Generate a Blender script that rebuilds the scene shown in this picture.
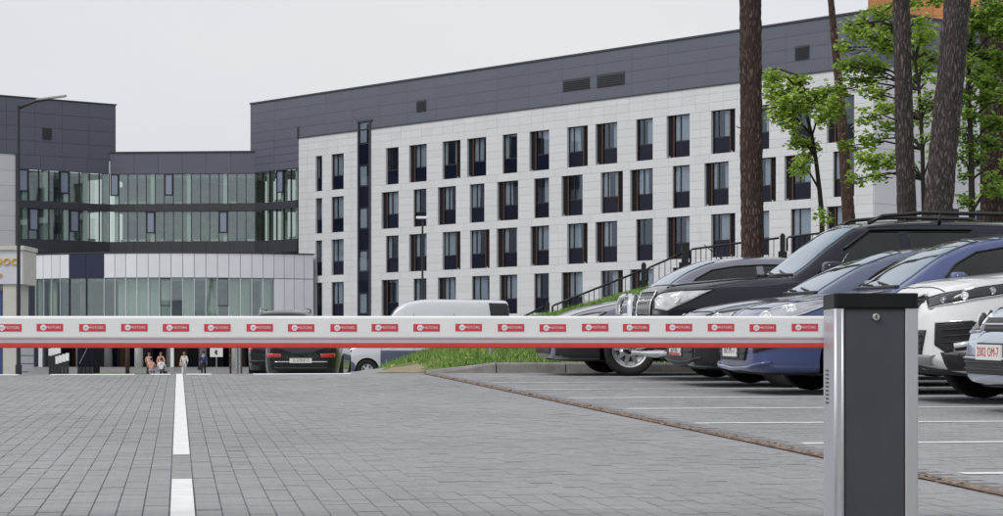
import bpy, bmesh, math, random
import numpy as np
from mathutils import Vector, Matrix, noise
from mathutils.bvhtree import BVHTree
random.seed(7); RNG = np.random.default_rng(7)
scene = bpy.context.scene
for o in list(bpy.data.objects): bpy.data.objects.remove(o)
COL = scene.collection
R = math.radians

# ---------------------------------------------------------------- camera
FPX = 2300.0; HORY = 357.0; CX = 501.5; ZC = 0.67      # pixel focal length, horizon row, eye height
cam = bpy.data.cameras.new('camera'); camo = bpy.data.objects.new('camera', cam); COL.objects.link(camo)
cam.sensor_width = 36; cam.lens = 36 * FPX / 1003
cam.shift_y = (HORY - 258) / 1003
cam.clip_start = 0.1; cam.clip_end = 5000
camo.location = (0, 0, ZC); camo.rotation_euler = (R(90), 0, 0)
scene.camera = camo
# ---------------------------------------------------------------- sky and sun (bright overcast)
SUN_EL, SUN_AZ = 50.0, 228.0     # azimuth clockwise from +Y: behind the camera, to the left
w = bpy.data.worlds.new('World'); scene.world = w; w.use_nodes = True
nt = w.node_tree; nt.nodes.clear()
sky = nt.nodes.new('ShaderNodeTexSky'); sky.sky_type = 'NISHITA'; sky.sun_disc = False
sky.sun_elevation = R(SUN_EL); sky.sun_rotation = R(SUN_AZ); sky.dust_density = 3.0; sky.air_density = 1.0
mx = nt.nodes.new('ShaderNodeMix'); mx.data_type = 'RGBA'; mx.inputs[0].default_value = 0.88
bgn = nt.nodes.new('ShaderNodeBackground'); bgn.inputs[1].default_value = 0.1
outw = nt.nodes.new('ShaderNodeOutputWorld')
tcw = nt.nodes.new('ShaderNodeTexCoord'); mpw = nt.nodes.new('ShaderNodeMapping'); mpw.inputs['Scale'].default_value = (1, 1, 3.2)
nzw = nt.nodes.new('ShaderNodeTexNoise'); nzw.inputs['Scale'].default_value = 3.1; nzw.inputs['Detail'].default_value = 5
rpw = nt.nodes.new('ShaderNodeValToRGB'); rpw.color_ramp.elements[0].position = .3; rpw.color_ramp.elements[1].position = .72
rpw.color_ramp.elements[0].color = (.925, .94, .975, 1); rpw.color_ramp.elements[1].color = (1.035, 1.03, 1.02, 1)
mlw = nt.nodes.new('ShaderNodeMix'); mlw.data_type = 'RGBA'; mlw.blend_type = 'MULTIPLY'; mlw.inputs[0].default_value = 1.0
mlw.inputs[6].default_value = (7.9, 7.98, 8.15, 1)
nt.links.new(tcw.outputs['Generated'], mpw.inputs[0]); nt.links.new(mpw.outputs[0], nzw.inputs['Vector']); nt.links.new(nzw.outputs[0], rpw.inputs[0])
nt.links.new(rpw.outputs[0], mlw.inputs[7]); nt.links.new(mlw.outputs[2], mx.inputs[7])
nt.links.new(sky.outputs[0], mx.inputs[6]); nt.links.new(mx.outputs[2], bgn.inputs[0]); nt.links.new(bgn.outputs[0], outw.inputs[0])
sl = bpy.data.lights.new('sun', 'SUN'); sl.energy = 1.5; sl.angle = R(22); sl.color = (1.0, 0.97, 0.93)
so = bpy.data.objects.new('sun', sl); COL.objects.link(so)
sd = Vector((math.sin(R(SUN_AZ)) * math.cos(R(SUN_EL)), math.cos(R(SUN_AZ)) * math.cos(R(SUN_EL)), math.sin(R(SUN_EL))))
so.rotation_euler = sd.to_track_quat('Z', 'Y').to_euler(); so.location = (0, 0, 60)
scene.view_settings.view_transform = 'Standard'; scene.view_settings.look = 'None'
scene.view_settings.exposure = 0.08; scene.view_settings.gamma = 1.0
scene.render.engine = 'CYCLES'
scene.cycles.max_bounces = 8; scene.cycles.transparent_max_bounces = 12

# ---------------------------------------------------------------- materials
def nodes(name):
    m = bpy.data.materials.new(name); m.use_nodes = True
    t = m.node_tree; b = t.nodes['Principled BSDF']
    return m, t, b
def setin(b, k, v):
    if k in b.inputs: b.inputs[k].default_value = v
def mat(name, col, rough=0.6, metal=0.0, spec=0.5, var=0.0, vscale=4.0, vstretch=(1, 1, 1), bump=0.0, bscale=40.0,
        coat=0.0, island=0.0, col2=None, emit=None, rvar=0.0, bdist=0.01):
    m, t, b = nodes(name); L = t.links.new; N = t.nodes.new
    setin(b, 'Roughness', rough); setin(b, 'Metallic', metal); setin(b, 'Specular IOR Level', spec)
    if coat: setin(b, 'Coat Weight', coat); setin(b, 'Coat Roughness', 0.04)
    c = (*col, 1)
    src = None
    if var or bump or col2 or rvar:
        tc = N('ShaderNodeTexCoord'); mp = N('ShaderNodeMapping'); mp.inputs['Scale'].default_value = vstretch
        L(tc.outputs['Object'], mp.inputs[0])
    if var or col2:
        n = N('ShaderNodeTexNoise'); n.inputs['Scale'].default_value = vscale; n.inputs['Detail'].default_value = 6
        n.inputs['Roughness'].default_value = 0.62
        L(mp.outputs[0], n.inputs['Vector'])
        r = N('ShaderNodeValToRGB'); r.color_ramp.elements[0].position = .32; r.color_ramp.elements[1].position = .68
        if col2: a, d = c, (*col2, 1)
        else:
            a = tuple(max(0, x * (1 - var)) for x in col) + (1,); d = tuple(min(1, x * (1 + var)) for x in col) + (1,)
        r.color_ramp.elements[0].color = a; r.color_ramp.elements[1].color = d
        L(n.outputs[0], r.inputs[0]); src = r.outputs[0]
        if rvar:
            mr = N('ShaderNodeMapRange'); mr.inputs[3].default_value = rough - rvar; mr.inputs[4].default_value = rough + rvar
            L(n.outputs[0], mr.inputs[0]); L(mr.outputs[0], b.inputs['Roughness'])
    if island:
        g = N('ShaderNodeNewGeometry'); oi = N('ShaderNodeObjectInfo')
        ad = N('ShaderNodeMath'); ad.operation = 'ADD'; L(g.outputs['Random Per Island'], ad.inputs[0]); L(oi.outputs['Random'], ad.inputs[1])
        fr = N('ShaderNodeMath'); fr.operation = 'FRACT'; L(ad.outputs[0], fr.inputs[0])
        mr = N('ShaderNodeMapRange'); mr.inputs[3].default_value = 1 - island; mr.inputs[4].default_value = 1 + island; L(fr.outputs[0], mr.inputs[0])
        hs = N('ShaderNodeHueSaturation'); L(mr.outputs[0], hs.inputs['Value'])
        if src is None: hs.inputs['Color'].default_value = c
        else: L(src, hs.inputs['Color'])
        src = hs.outputs[0]
    if src is None: b.inputs['Base Color'].default_value = c
    else: L(src, b.inputs['Base Color'])
    if bump:
        n2 = N('ShaderNodeTexNoise'); n2.inputs['Scale'].default_value = bscale; n2.inputs['Detail'].default_value = 5
        L(mp.outputs[0], n2.inputs['Vector'])
        bp = N('ShaderNodeBump'); bp.inputs['Strength'].default_value = bump; bp.inputs['Distance'].default_value = bdist
        L(n2.outputs[0], bp.inputs['Height']); L(bp.outputs[0], b.inputs['Normal'])
    if emit: setin(b, 'Emission Color', (*emit[0], 1)); setin(b, 'Emission Strength', emit[1])
    return m
def glass(name, tint, refl=(.9, .95, 1), f0=.10, rough=0.02):
    """pane of glass: mirror reflection that grows with the angle, the rest passes through with a tint"""
    m = bpy.data.materials.new(name); m.use_nodes = True; t = m.node_tree; t.nodes.clear(); N = t.nodes.new; L = t.links.new
    o = N('ShaderNodeOutputMaterial'); mix = N('ShaderNodeMixShader'); lw = N('ShaderNodeLayerWeight')
    pw = N('ShaderNodeMath'); pw.operation = 'POWER'; pw.inputs[1].default_value = 5; L(lw.outputs['Facing'], pw.inputs[0])
    mr = N('ShaderNodeMapRange'); mr.inputs[3].default_value = f0; mr.inputs[4].default_value = 1.0; L(pw.outputs[0], mr.inputs[0])
    lw.inputs[0].default_value = .5
    tr = N('ShaderNodeBsdfTransparent'); tr.inputs[0].default_value = (*tint, 1)
    gl = N('ShaderNodeBsdfGlossy'); gl.inputs[0].default_value = (*refl, 1); gl.inputs['Roughness'].default_value = rough
    ge = N('ShaderNodeTexCoord'); nz = N('ShaderNodeTexNoise'); nz.inputs['Scale'].default_value = .5
    bp = N('ShaderNodeBump'); bp.inputs['Strength'].default_value = .05; bp.inputs['Distance'].default_value = .05
    L(ge.outputs['Object'], nz.inputs['Vector']); L(nz.outputs[0], bp.inputs['Height']); L(bp.outputs[0], gl.inputs['Normal'])
    L(mr.outputs[0], mix.inputs[0]); L(tr.outputs[0], mix.inputs[1]); L(gl.outputs[0], mix.inputs[2]); L(mix.outputs[0], o.inputs[0])
    return m
M = {}
M['paver'] = mat('paver', (.285, .286, .302), .85, var=.15, vscale=22, island=.05, bump=.25, bscale=160, bdist=.002)
def stain(m, scale, lo, hi):
    """broad, slow tone changes over the whole surface"""
    t = m.node_tree; b = t.nodes['Principled BSDF']; N = t.nodes.new; L = t.links.new
    src = b.inputs['Base Color'].links[0].from_socket
    g = N('ShaderNodeNewGeometry'); mp = N('ShaderNodeMapping'); mp.inputs['Scale'].default_value = (1, .45, 1); L(g.outputs['Position'], mp.inputs[0])
    n = N('ShaderNodeTexNoise'); n.inputs['Scale'].default_value = scale; n.inputs['Detail'].default_value = 7; n.inputs['Roughness'].default_value = .6; L(mp.outputs[0], n.inputs['Vector'])
    mr = N('ShaderNodeMapRange'); mr.inputs[1].default_value = .3; mr.inputs[2].default_value = .7; mr.inputs[3].default_value = lo; mr.inputs[4].default_value = hi; L(n.outputs[0], mr.inputs[0])
    hs = N('ShaderNodeHueSaturation'); L(mr.outputs[0], hs.inputs['Value']); L(src, hs.inputs['Color']); L(hs.outputs[0], b.inputs['Base Color'])
stain(M['paver'], .75, .86, 1.10)
M['paver_far'] = mat('paver_far', (.28, .28, .30), .85, var=.10, vscale=7)
M['joint'] = mat('joint_sand', (.20, .188, .175), .95, var=.3, vscale=30)
M['asphalt'] = mat('asphalt', (.22, .22, .225), .9, var=.12, vscale=3, bump=.3, bscale=90)
M['paint'] = mat('road_paint', (.68, .69, .70), .65, col2=(.84, .845, .85), vscale=11, bump=.1, bscale=120)
M['paint_worn'] = mat('road_paint_worn', (.42, .42, .44), .7, col2=(.80, .80, .80), vscale=9)
M['leaf_litter'] = mat('leaf_litter', (.15, .105, .085), .95, col2=(.28, .205, .17), vscale=14, bump=.6, bscale=60)
M['dirt'] = mat('dirt', (.30, .23, .15), .95, var=.35, vscale=8, bump=.6, bscale=30)
M['kerb'] = mat('kerb_concrete', (.19, .185, .175), .85, col2=(.31, .30, .285), vscale=6, bump=.3, bscale=60, island=.12)
M['yellow'] = mat('yellow_paint', (.72, .60, .16), .7, var=.15, vscale=14)
M['grass_soil'] = mat('grass_soil', (.06, .09, .025), .95, col2=(.13, .17, .045), vscale=3)
M['grass'] = mat('grass_blade', (.10, .22, .03), .6, col2=(.25, .37, .08), vscale=.9, island=.3)
M['flower'] = mat('dandelion', (.62, .50, .09), .7)
M['clad_white'] = mat('white_cladding', (.64, .65, .675), .5, var=.035, vscale=.6, island=.03)
M['wall_white'] = mat('cladding_backing', (.60, .605, .625), .8, var=.04, vscale=1)
M['clad_dark'] = mat('slate_cladding', (.110, .121, .158), .45, var=.05, vscale=.4, vstretch=(1, 1, 3), island=.035)
M['dark_back'] = mat('slate_backing', (.075, .085, .115), .6, var=.05)
M['band_dark'] = mat('dark_band', (.045, .049, .060), .5, var=.1, vscale=2, island=.1)
M['frame'] = mat('window_frame', (.022, .020, .022), .45, var=.1)
M['frame_wood'] = mat('wood_reveal', (.075, .040, .022), .6, var=.25, vscale=6)
M['louvre'] = mat('dark_louvre', (.012, .011, .015), .75, spec=.15, var=.2, vscale=10)
M['spandrel'] = mat('navy_spandrel', (.005, .007, .020), .12, spec=.22, var=.2, vscale=.7)
M['pane'] = glass('window_glass', (.72, .75, .77), refl=(.70, .79, .95), f0=.10)
M['pane_green'] = glass('green_glass', (.78, .84, .80), refl=(.80, .89, .98), f0=.15)
M['curtain'] = mat('curtain', (.80, .82, .85), .9, var=.12, vscale=5, vstretch=(6, 6, .2))
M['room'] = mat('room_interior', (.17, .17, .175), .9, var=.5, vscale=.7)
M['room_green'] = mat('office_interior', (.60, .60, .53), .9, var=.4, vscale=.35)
M['room_floor'] = mat('office_slab', (.55, .55, .52), .8, var=.2)
M['column'] = mat('pale_column', (.78, .82, .78), .7, var=.04)
M['desk'] = mat('white_unit', (.8, .8, .78), .6)
M['pod_white'] = mat('pavilion_panel', (.75, .78, .815), .32, var=.03, vscale=.8, island=.04)
M['pod_navy'] = mat('navy_panel', (.008, .014, .05), .15, var=.1)
M['pod_gap'] = mat('panel_gap', (.22, .24, .25), .7)
M['wood_room'] = mat('timber_interior', (.20, .155, .085), .8, var=.3, vscale=.8)
M['beige'] = mat('beige_render', (.56, .545, .50), .85, var=.05, vscale=2)
M['sign_grey'] = mat('sign_band', (.58, .60, .64), .6, var=.04)
M['yellow_sign'] = mat('yellow_letters', (.75, .45, .03), .5)
M['blue_glass'] = mat('blue_glass', (.06, .09, .28), .15)
M['orange_brick'] = mat('orange_cladding', (.50, .22, .085), .8, var=.2, vscale=3, island=.12)
M['steel_dark'] = mat('dark_steel', (.028, .03, .035), .5, metal=.2, var=.2, vscale=8)
M['steel'] = mat('galvanised_steel', (.42, .43, .44), .4, metal=.7, var=.12, vscale=9)
M['rail'] = mat('black_railing', (.012, .013, .016), .45, var=.2, vscale=10)
M['alu'] = mat('anodised_aluminium', (.56, .57, .62), .36, metal=.55, var=.03, vscale=30, vstretch=(1, 1, .05), bump=.03, bscale=300)
M['alu_light'] = mat('aluminium_edge', (.78, .80, .86), .3, metal=.5, var=.03, vscale=20)
M['cab_panel'] = mat('graphite_panel', (.050, .058, .070), .48, var=.10, vscale=7, vstretch=(1, 1, .5), bump=.08, bscale=420, rvar=.06, bdist=.001)
M['cab_cap'] = mat('black_cap', (.006, .0065, .008), .5, spec=.3, var=.2, vscale=12, bump=.05, bscale=300)
M['arm_white'] = mat('white_boom', (.83, .84, .85), .33, var=.04, vscale=9, vstretch=(.5, 1, 2), bump=.02, bscale=50)
M['arm_grey'] = mat('grey_groove', (.50, .54, .59), .5, var=.04)
M['arm_red'] = mat('red_rubber', (.62, .055, .045), .55, var=.08, vscale=20)
M['sticker'] = mat('red_sticker', (.62, .06, .085), .42, var=.05, vscale=30)
M['sticker_white'] = mat('white_print', (.85, .85, .86), .5)
M['sticker_ink'] = mat('grey_ink', (.30, .28, .33), .5)
M['black'] = mat('black_plastic', (.012, .012, .013), .55, var=.2, vscale=20)
M['lock'] = mat('lock_steel', (.7, .7, .68), .25, metal=.9)
M['tyre'] = mat('tyre_rubber', (.013, .013, .014), .85, var=.25, vscale=18, bump=.2, bscale=60)
M['rim'] = mat('alloy_rim', (.58, .59, .61), .3, metal=.7, var=.08, vscale=12)
M['rim_dark'] = mat('wheel_well', (.008, .008, .009), .9)
M['chrome'] = mat('chrome', (.82, .83, .85), .08, metal=1.0)
M['cglass'] = mat('car_glass', (.010, .014, .014), .03, spec=.5, var=.5, vscale=1.5)
M['cglass_clear'] = glass('car_glass_clear', (.35, .42, .40), f0=.05)
M['wglass'] = mat('windscreen_glass', (.030, .045, .060), .02, spec=1.0, coat=1.0)
setin(M['wglass'].node_tree.nodes['Principled BSDF'], 'IOR', 2.1)
setin(M['wglass'].node_tree.nodes['Principled BSDF'], 'Specular Tint', (.72, .86, 1, 1)); setin(M['wglass'].node_tree.nodes['Principled BSDF'], 'Coat Tint', (.80, .91, 1, 1))
M['lens'] = mat('lamp_lens', (.34, .355, .39), .12, metal=.3, coat=1, var=.25, vscale=9)
M['lens_bright'] = mat('lamp_lens_bright', (.62, .63, .66), .15, metal=.2, coat=1, var=.25, vscale=9)
M['lens_dark'] = mat('lamp_housing', (.028, .03, .036), .10, spec=.45, coat=.25)
M['lamp_white'] = mat('lamp_reflector', (.85, .86, .88), .12, metal=.5)
M['tail'] = mat('tail_lamp', (.5, .02, .022), .1, coat=1)
M['amber'] = mat('amber_lamp', (.7, .25, .03), .2, coat=1)
M['plate'] = mat('plate_white', (.74, .74, .72), .45)
M['plate_red'] = mat('plate_red_ink', (.55, .05, .07), .5)
M['plate_black'] = mat('plate_ink', (.05, .05, .06), .5)
M['trim'] = mat('black_trim', (.014, .014, .016), .42, var=.2, vscale=18)
def paint(name, col, flake=.12, rough=.22):
    return mat(name, col, rough, metal=.1, spec=.2, coat=1.0, var=flake * .5, vscale=1.5)
M['p_silver'] = paint('silver_lilac_paint', (.16, .17, .215))
M['p_black'] = paint('blue_black_paint', (.005, .006, .016))
M['p_black'].node_tree.nodes['Principled BSDF'].inputs['Coat Weight'].default_value = .65
M['p_slate'] = paint('slate_blue_paint', (.095, .115, .18))
M['p_blue'] = paint('royal_blue_paint', (.058, .080, .20))
M['p_white'] = mat('pearl_white_paint', (.78, .79, .81), .25, coat=1.0, var=.02)
M['p_light'] = paint('pale_blue_paint', (.42, .48, .58), .06)
M['p_dark'] = paint('charcoal_paint', (.008, .010, .013))
M['p_van'] = paint('van_silver_paint', (.62, .64, .68), .05)
M['bark'] = None; M['leaf'] = None
def bark(name, lo, hi, sc):
    m, t, b = nodes(name); L = t.links.new; N = t.nodes.new
    tc = N('ShaderNodeTexCoord'); mp = N('ShaderNodeMapping'); mp.inputs['Scale'].default_value = (1, 1, .24); L(tc.outputs['Object'], mp.inputs[0])
    nd = N('ShaderNodeTexNoise'); nd.inputs['Scale'].default_value = 9; nd.inputs['Detail'].default_value = 4; L(mp.outputs[0], nd.inputs['Vector'])
    mixv = N('ShaderNodeMix'); mixv.data_type = 'VECTOR'; mixv.inputs[0].default_value = .12; L(mp.outputs[0], mixv.inputs[4]); L(nd.outputs['Color'], mixv.inputs[5])
    v = N('ShaderNodeTexVoronoi'); v.feature = 'DISTANCE_TO_EDGE'; v.inputs['Scale'].default_value = sc; L(mixv.outputs[1], v.inputs['Vector'])
    v2 = N('ShaderNodeTexVoronoi'); v2.inputs['Scale'].default_value = sc; L(mixv.outputs[1], v2.inputs['Vector'])
    n = N('ShaderNodeTexNoise'); n.inputs['Scale'].default_value = 30; n.inputs['Detail'].default_value = 6; L(mp.outputs[0], n.inputs['Vector'])
    r = N('ShaderNodeValToRGB'); e = r.color_ramp.elements
    e[0].position = .02; e[0].color = (*[x * .55 for x in lo], 1); e[1].position = .42; e[1].color = (*hi, 1)
    x = r.color_ramp.elements.new(.14); x.color = (*lo, 1)
    L(v.outputs['Distance'], r.inputs[0])
    hs = N('ShaderNodeHueSaturation'); mr = N('ShaderNodeMapRange'); mr.inputs[3].default_value = .55; mr.inputs[4].default_value = 1.5
    L(n.outputs[0], mr.inputs[0]); L(mr.outputs[0], hs.inputs['Value']); L(r.outputs[0], hs.inputs['Color']); L(hs.outputs[0], b.inputs['Base Color'])
    setin(b, 'Roughness', .9)
    bp = N('ShaderNodeBump'); bp.inputs['Strength'].default_value = .9; bp.inputs['Distance'].default_value = .03
    L(v.outputs['Distance'], bp.inputs['Height']); L(bp.outputs[0], b.inputs['Normal'])
    return m
M['bark'] = bark('pine_bark', (.046, .028, .023), (.15, .103, .09), 27)
M['bark_grey'] = bark('pine_bark_grey', (.052, .040, .039), (.165, .132, .130), 26)
M['bark_red'] = bark('pine_bark_upper', (.075, .042, .030), (.185, .11, .08), 24)
M['twig'] = mat('twig_bark', (.035, .028, .022), .9, var=.3, vscale=20)
def leafmat(name, c1, c2):
    m, t, b = nodes(name); L = t.links.new; N = t.nodes.new
    g = N('ShaderNodeNewGeometry'); r = N('ShaderNodeValToRGB'); r.color_ramp.elements[0].color = (*c1, 1); r.color_ramp.elements[1].color = (*c2, 1)
    L(g.outputs['Random Per Island'], r.inputs[0]); L(r.outputs[0], b.inputs['Base Color']); setin(b, 'Roughness', .5)
    tl = N('ShaderNodeBsdfTranslucent'); hs = N('ShaderNodeHueSaturation'); hs.inputs['Value'].default_value = 1.5; L(r.outputs[0], hs.inputs['Color']); L(hs.outputs[0], tl.inputs[0])
    mx = N('ShaderNodeMixShader'); mx.inputs[0].default_value = .35; o = t.nodes['Material Output']
    L(b.outputs[0], mx.inputs[1]); L(tl.outputs[0], mx.inputs[2]); L(mx.outputs[0], o.inputs[0])
    return m
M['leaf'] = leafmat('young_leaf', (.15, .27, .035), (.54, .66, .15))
M['leaf_dark'] = leafmat('dark_green_leaf', (.10, .19, .028), (.36, .50, .10))  # deeper green leaf colours than the young leaf
M['needle'] = leafmat('pine_needle', (.02, .045, .018), (.05, .09, .03))
M['skin'] = mat('skin', (.45, .26, .19), .6)
for k, c in dict(c_peach=(.62, .36, .27), c_white=(.72, .74, .77), c_navy=(.035, .05, .16), c_dark=(.02, .02, .026), c_pale=(.70, .68, .68),
                 c_blond=(.25, .15, .07), c_brown=(.04, .025, .018), c_bluegrey=(.45, .52, .62)).items():
    M[k] = mat(k.replace('c_', 'cloth_'), c, .85, var=.15, vscale=8)

# ---------------------------------------------------------------- helpers
def P(x, y, Y):
    """point seen at photo pixel (x, y) at distance Y"""
    return Vector(((x - CX) * Y / FPX, Y, ZC - (y - HORY) * Y / FPX))
def tag(o, label=None, cat=None, group=None, kind=None):
    if label: o['label'] = label
    if cat: o['category'] = cat
    if group: o['group'] = group
    if kind: o['kind'] = kind
    return o
def empty(name, loc=(0, 0, 0), rz=0.0, label=None, cat=None, group=None):
    o = bpy.data.objects.new(name, None); COL.objects.link(o); o.location = loc; o.rotation_euler = (0, 0, rz); o.empty_display_size = .2
    return tag(o, label, cat, group)
class MB:
    def __init__(s): s.v = []; s.f = []
    def add(s, vs, fs):
        n = len(s.v); s.v += [tuple(v) for v in vs]; s.f += [tuple(i + n for i in f) for f in fs]; return s
    def box(s, a, b, bev=0.0):
        x0, y0, z0 = a; x1, y1, z1 = b
        return s.add([(x0, y0, z0), (x1, y0, z0), (x1, y1, z0), (x0, y1, z0), (x0, y0, z1), (x1, y0, z1), (x1, y1, z1), (x0, y1, z1)],
                     [(3, 2, 1, 0), (4, 5, 6, 7), (0, 1, 5, 4), (1, 2, 6, 5), (2, 3, 7, 6), (3, 0, 4, 7)])
    def prism(s, poly, z0, z1):
        n = len(poly)
        vs = [(x, y, z0) for x, y in poly] + [(x, y, z1) for x, y in poly]
        fs = [tuple(reversed(range(n))), tuple(range(n, 2 * n))] + [(i, (i + 1) % n, n + (i + 1) % n, n + i) for i in range(n)]
        return s.add(vs, fs)
    def prof(s, poly, x0, x1, axis='x'):
        """extrude a (a,b) profile along an axis: x -> (y,z), y -> (x,z)"""
        n = len(poly)
        if axis == 'x': vs = [(x0, a, b) for a, b in poly] + [(x1, a, b) for a, b in poly]
        else: vs = [(a, x0, b) for a, b in poly] + [(a, x1, b) for a, b in poly]
        fs = [tuple(range(n)), tuple(reversed(range(n, 2 * n)))] + [(i, n + i, n + (i + 1) % n, (i + 1) % n) for i in range(n)]
        return s.add(vs, fs)
    def tube(s, pts, rad, n=8, cap=True):
        pts = [Vector(p) for p in pts]
        if not hasattr(rad, '__len__'): rad = [rad] * len(pts)
        vs = []; up = None
        for i, p in enumerate(pts):
            d = (pts[min(i + 1, len(pts) - 1)] - pts[max(i - 1, 0)]).normalized()
            if up is None: up = Vector((0, 0, 1)) if abs(d.z) < .9 else Vector((1, 0, 0))
            a = d.cross(up).normalized(); b = a.cross(d).normalized(); up = b
            for k in range(n):
                t = 2 * math.pi * k / n; vs.append(p + a * (math.cos(t) * rad[i]) + b * (math.sin(t) * rad[i]))
        fs = []
        for i in range(len(pts) - 1):
            for k in range(n):
                fs.append((i * n + k, i * n + (k + 1) % n, (i + 1) * n + (k + 1) % n, (i + 1) * n + k))
        if cap: fs += [tuple(range(n)), tuple(reversed(range((len(pts) - 1) * n, len(pts) * n)))]
        return s.add(vs, fs)
    def lathe(s, prof, n=24, mtx=None):
        """prof: (radius, height) pairs about z"""
        vs = []
        for r, h in prof:
            for k in range(n):
                t = 2 * math.pi * k / n; v = Vector((r * math.cos(t), r * math.sin(t), h)); vs.append(mtx @ v if mtx else v)
        fs = []
        for i in range(len(prof) - 1):
            for k in range(n): fs.append((i * n + k, i * n + (k + 1) % n, (i + 1) * n + (k + 1) % n, (i + 1) * n + k))
        return s.add(vs, fs)
    def ellipsoid(s, c, r, n=12, m=8, mtx=None):
        pr = []
        vs = []; fs = []
        for i in range(m + 1):
            ph = math.pi * i / m
            for k in range(n):
                t = 2 * math.pi * k / n
                v = Vector((r[0] * math.sin(ph) * math.cos(t), r[1] * math.sin(ph) * math.sin(t), -r[2] * math.cos(ph)))
                vs.append((mtx @ v if mtx else v) + Vector(c))
        for i in range(m):
            for k in range(n): fs.append((i * n + k, i * n + (k + 1) % n, (i + 1) * n + (k + 1) % n, (i + 1) * n + k))
        return s.add(vs, fs)
    def mesh(s, name, smooth=False):
        me = bpy.data.meshes.new(name); me.from_pydata(s.v, [], s.f); me.update()
        if smooth: me.polygons.foreach_set('use_smooth', [True] * len(me.polygons))
        return me
    def build(s, name, m, parent=None, smooth=False, bevel=0.0, recalc=True):
        me = s.mesh(name, smooth)
        if recalc:
            bm = bmesh.new(); bm.from_mesh(me); bmesh.ops.recalc_face_normals(bm, faces=bm.faces)
            if bevel: bmesh.ops.bevel(bm, geom=[e for e in bm.edges if e.is_manifold and e.calc_face_angle(0) > .5], offset=bevel, segments=2, affect='EDGES', profile=.6, clamp_overlap=True)
            bm.to_mesh(me); bm.free()
            if smooth: me.polygons.foreach_set('use_smooth', [True] * len(me.polygons))
        return obj(name, me, m, parent)
def obj(name, me, m, parent=None):
    o = bpy.data.objects.new(name, me); COL.objects.link(o)
    if m is not None:
        me.materials.clear(); me.materials.append(M[m] if isinstance(m, str) else m)
    if parent is not None: o.parent = parent
    return o
def mesh_np(name, v, f):
    """fast mesh from numpy arrays, all faces with the same corner count"""
    me = bpy.data.meshes.new(name); n = f.shape[1]
    me.vertices.add(len(v)); me.vertices.foreach_set('co', np.asarray(v, np.float32).ravel())
    me.loops.add(f.size); me.loops.foreach_set('vertex_index', f.astype(np.int32).ravel())
    me.polygons.add(len(f)); me.polygons.foreach_set('loop_start', np.arange(0, f.size, n, dtype=np.int32))
    me.polygons.foreach_set('loop_total', np.full(len(f), n, np.int32))
    me.update(calc_edges=True); me.validate()
    me.polygons.foreach_set('use_smooth', np.zeros(len(me.polygons), bool)); return me
def text_mesh(s, size, m, parent, name='lettering', loc=(0, 0, 0), rot=(R(90), 0, 0), depth=.0008, align='CENTER', sx=1.0, shear=0.0):
    c = bpy.data.curves.new(name, 'FONT'); c.body = s; c.size = size; c.extrude = depth; c.align_x = align; c.align_y = 'CENTER'; c.shear = shear; c.resolution_u = 2
    t = bpy.data.objects.new(name + '_src', c); COL.objects.link(t)
    bpy.context.view_layer.update()
    me = bpy.data.meshes.new_from_object(t.evaluated_get(bpy.context.evaluated_depsgraph_get()))
    bpy.data.objects.remove(t)
    o = obj(name, me, m, parent); o.location = loc; o.rotation_euler = rot; o.scale = (sx, 1, 1); return o
def pchip(keys):
    xs = [k[0] for k in keys]; ys = [k[1] for k in keys]; n = len(xs)
    h = [xs[i + 1] - xs[i] for i in range(n - 1)]; d = [(ys[i + 1] - ys[i]) / h[i] for i in range(n - 1)]
    m = [0] * n
    for i in range(1, n - 1):
        if d[i - 1] * d[i] > 0:
            w1 = 2 * h[i] + h[i - 1]; w2 = h[i] + 2 * h[i - 1]; m[i] = (w1 + w2) / (w1 / d[i - 1] + w2 / d[i])
    m[0] = d[0]; m[-1] = d[-1]
    def f(x):
        if x <= xs[0]: return ys[0]
        if x >= xs[-1]: return ys[-1]
        i = 0
        while x > xs[i + 1]: i += 1
        t = (x - xs[i]) / h[i]
        return (1 + 2 * t) * (1 - t) ** 2 * ys[i] + t * (1 - t) ** 2 * h[i] * m[i] + t * t * (3 - 2 * t) * ys[i + 1] + t * t * (t - 1) * h[i] * m[i + 1]
    return f

# ================================================================ GROUND
SLOPE = 0.0152                                   # the paved lot climbs gently away from the camera
TH = math.atan(.1405)                            # the lane runs 8 degrees left of the view
PAVE = Matrix.Rotation(math.atan(SLOPE), 4, 'X') @ Matrix.Rotation(TH, 4, 'Z')   # lot frame: a across, b along the lane
CREST = 29.75
fz = pchip([(-30, -.45), (20, SLOPE * 20 - .06), (30, SLOPE * 29.6 - .06), (34, .34), (46, .02), (62, .03), (80, -.12), (150, -.66), (166, -.68), (177, -.1), (600, -.1), (3000, -.1)])
xs = [-2500, -800, -300, -150, -80] + list(range(-60, 61, 4)) + [80, 150, 300, 800, 2500]
ys = [-60, -20, 0, 10, 20, 26] + [30 + i for i in range(0, 24)] + list(range(56, 180, 4)) + [185, 200, 260, 400, 700, 1500, 3500]
g = MB()
g.add([(x, y, fz(y)) for y in ys for x in xs], [(j * len(xs) + i, j * len(xs) + i + 1, (j + 1) * len(xs) + i + 1, (j + 1) * len(xs) + i) for j in range(len(ys) - 1) for i in range(len(xs) - 1)])
tag(g.build('ground', 'asphalt', smooth=True), kind='structure')

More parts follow.
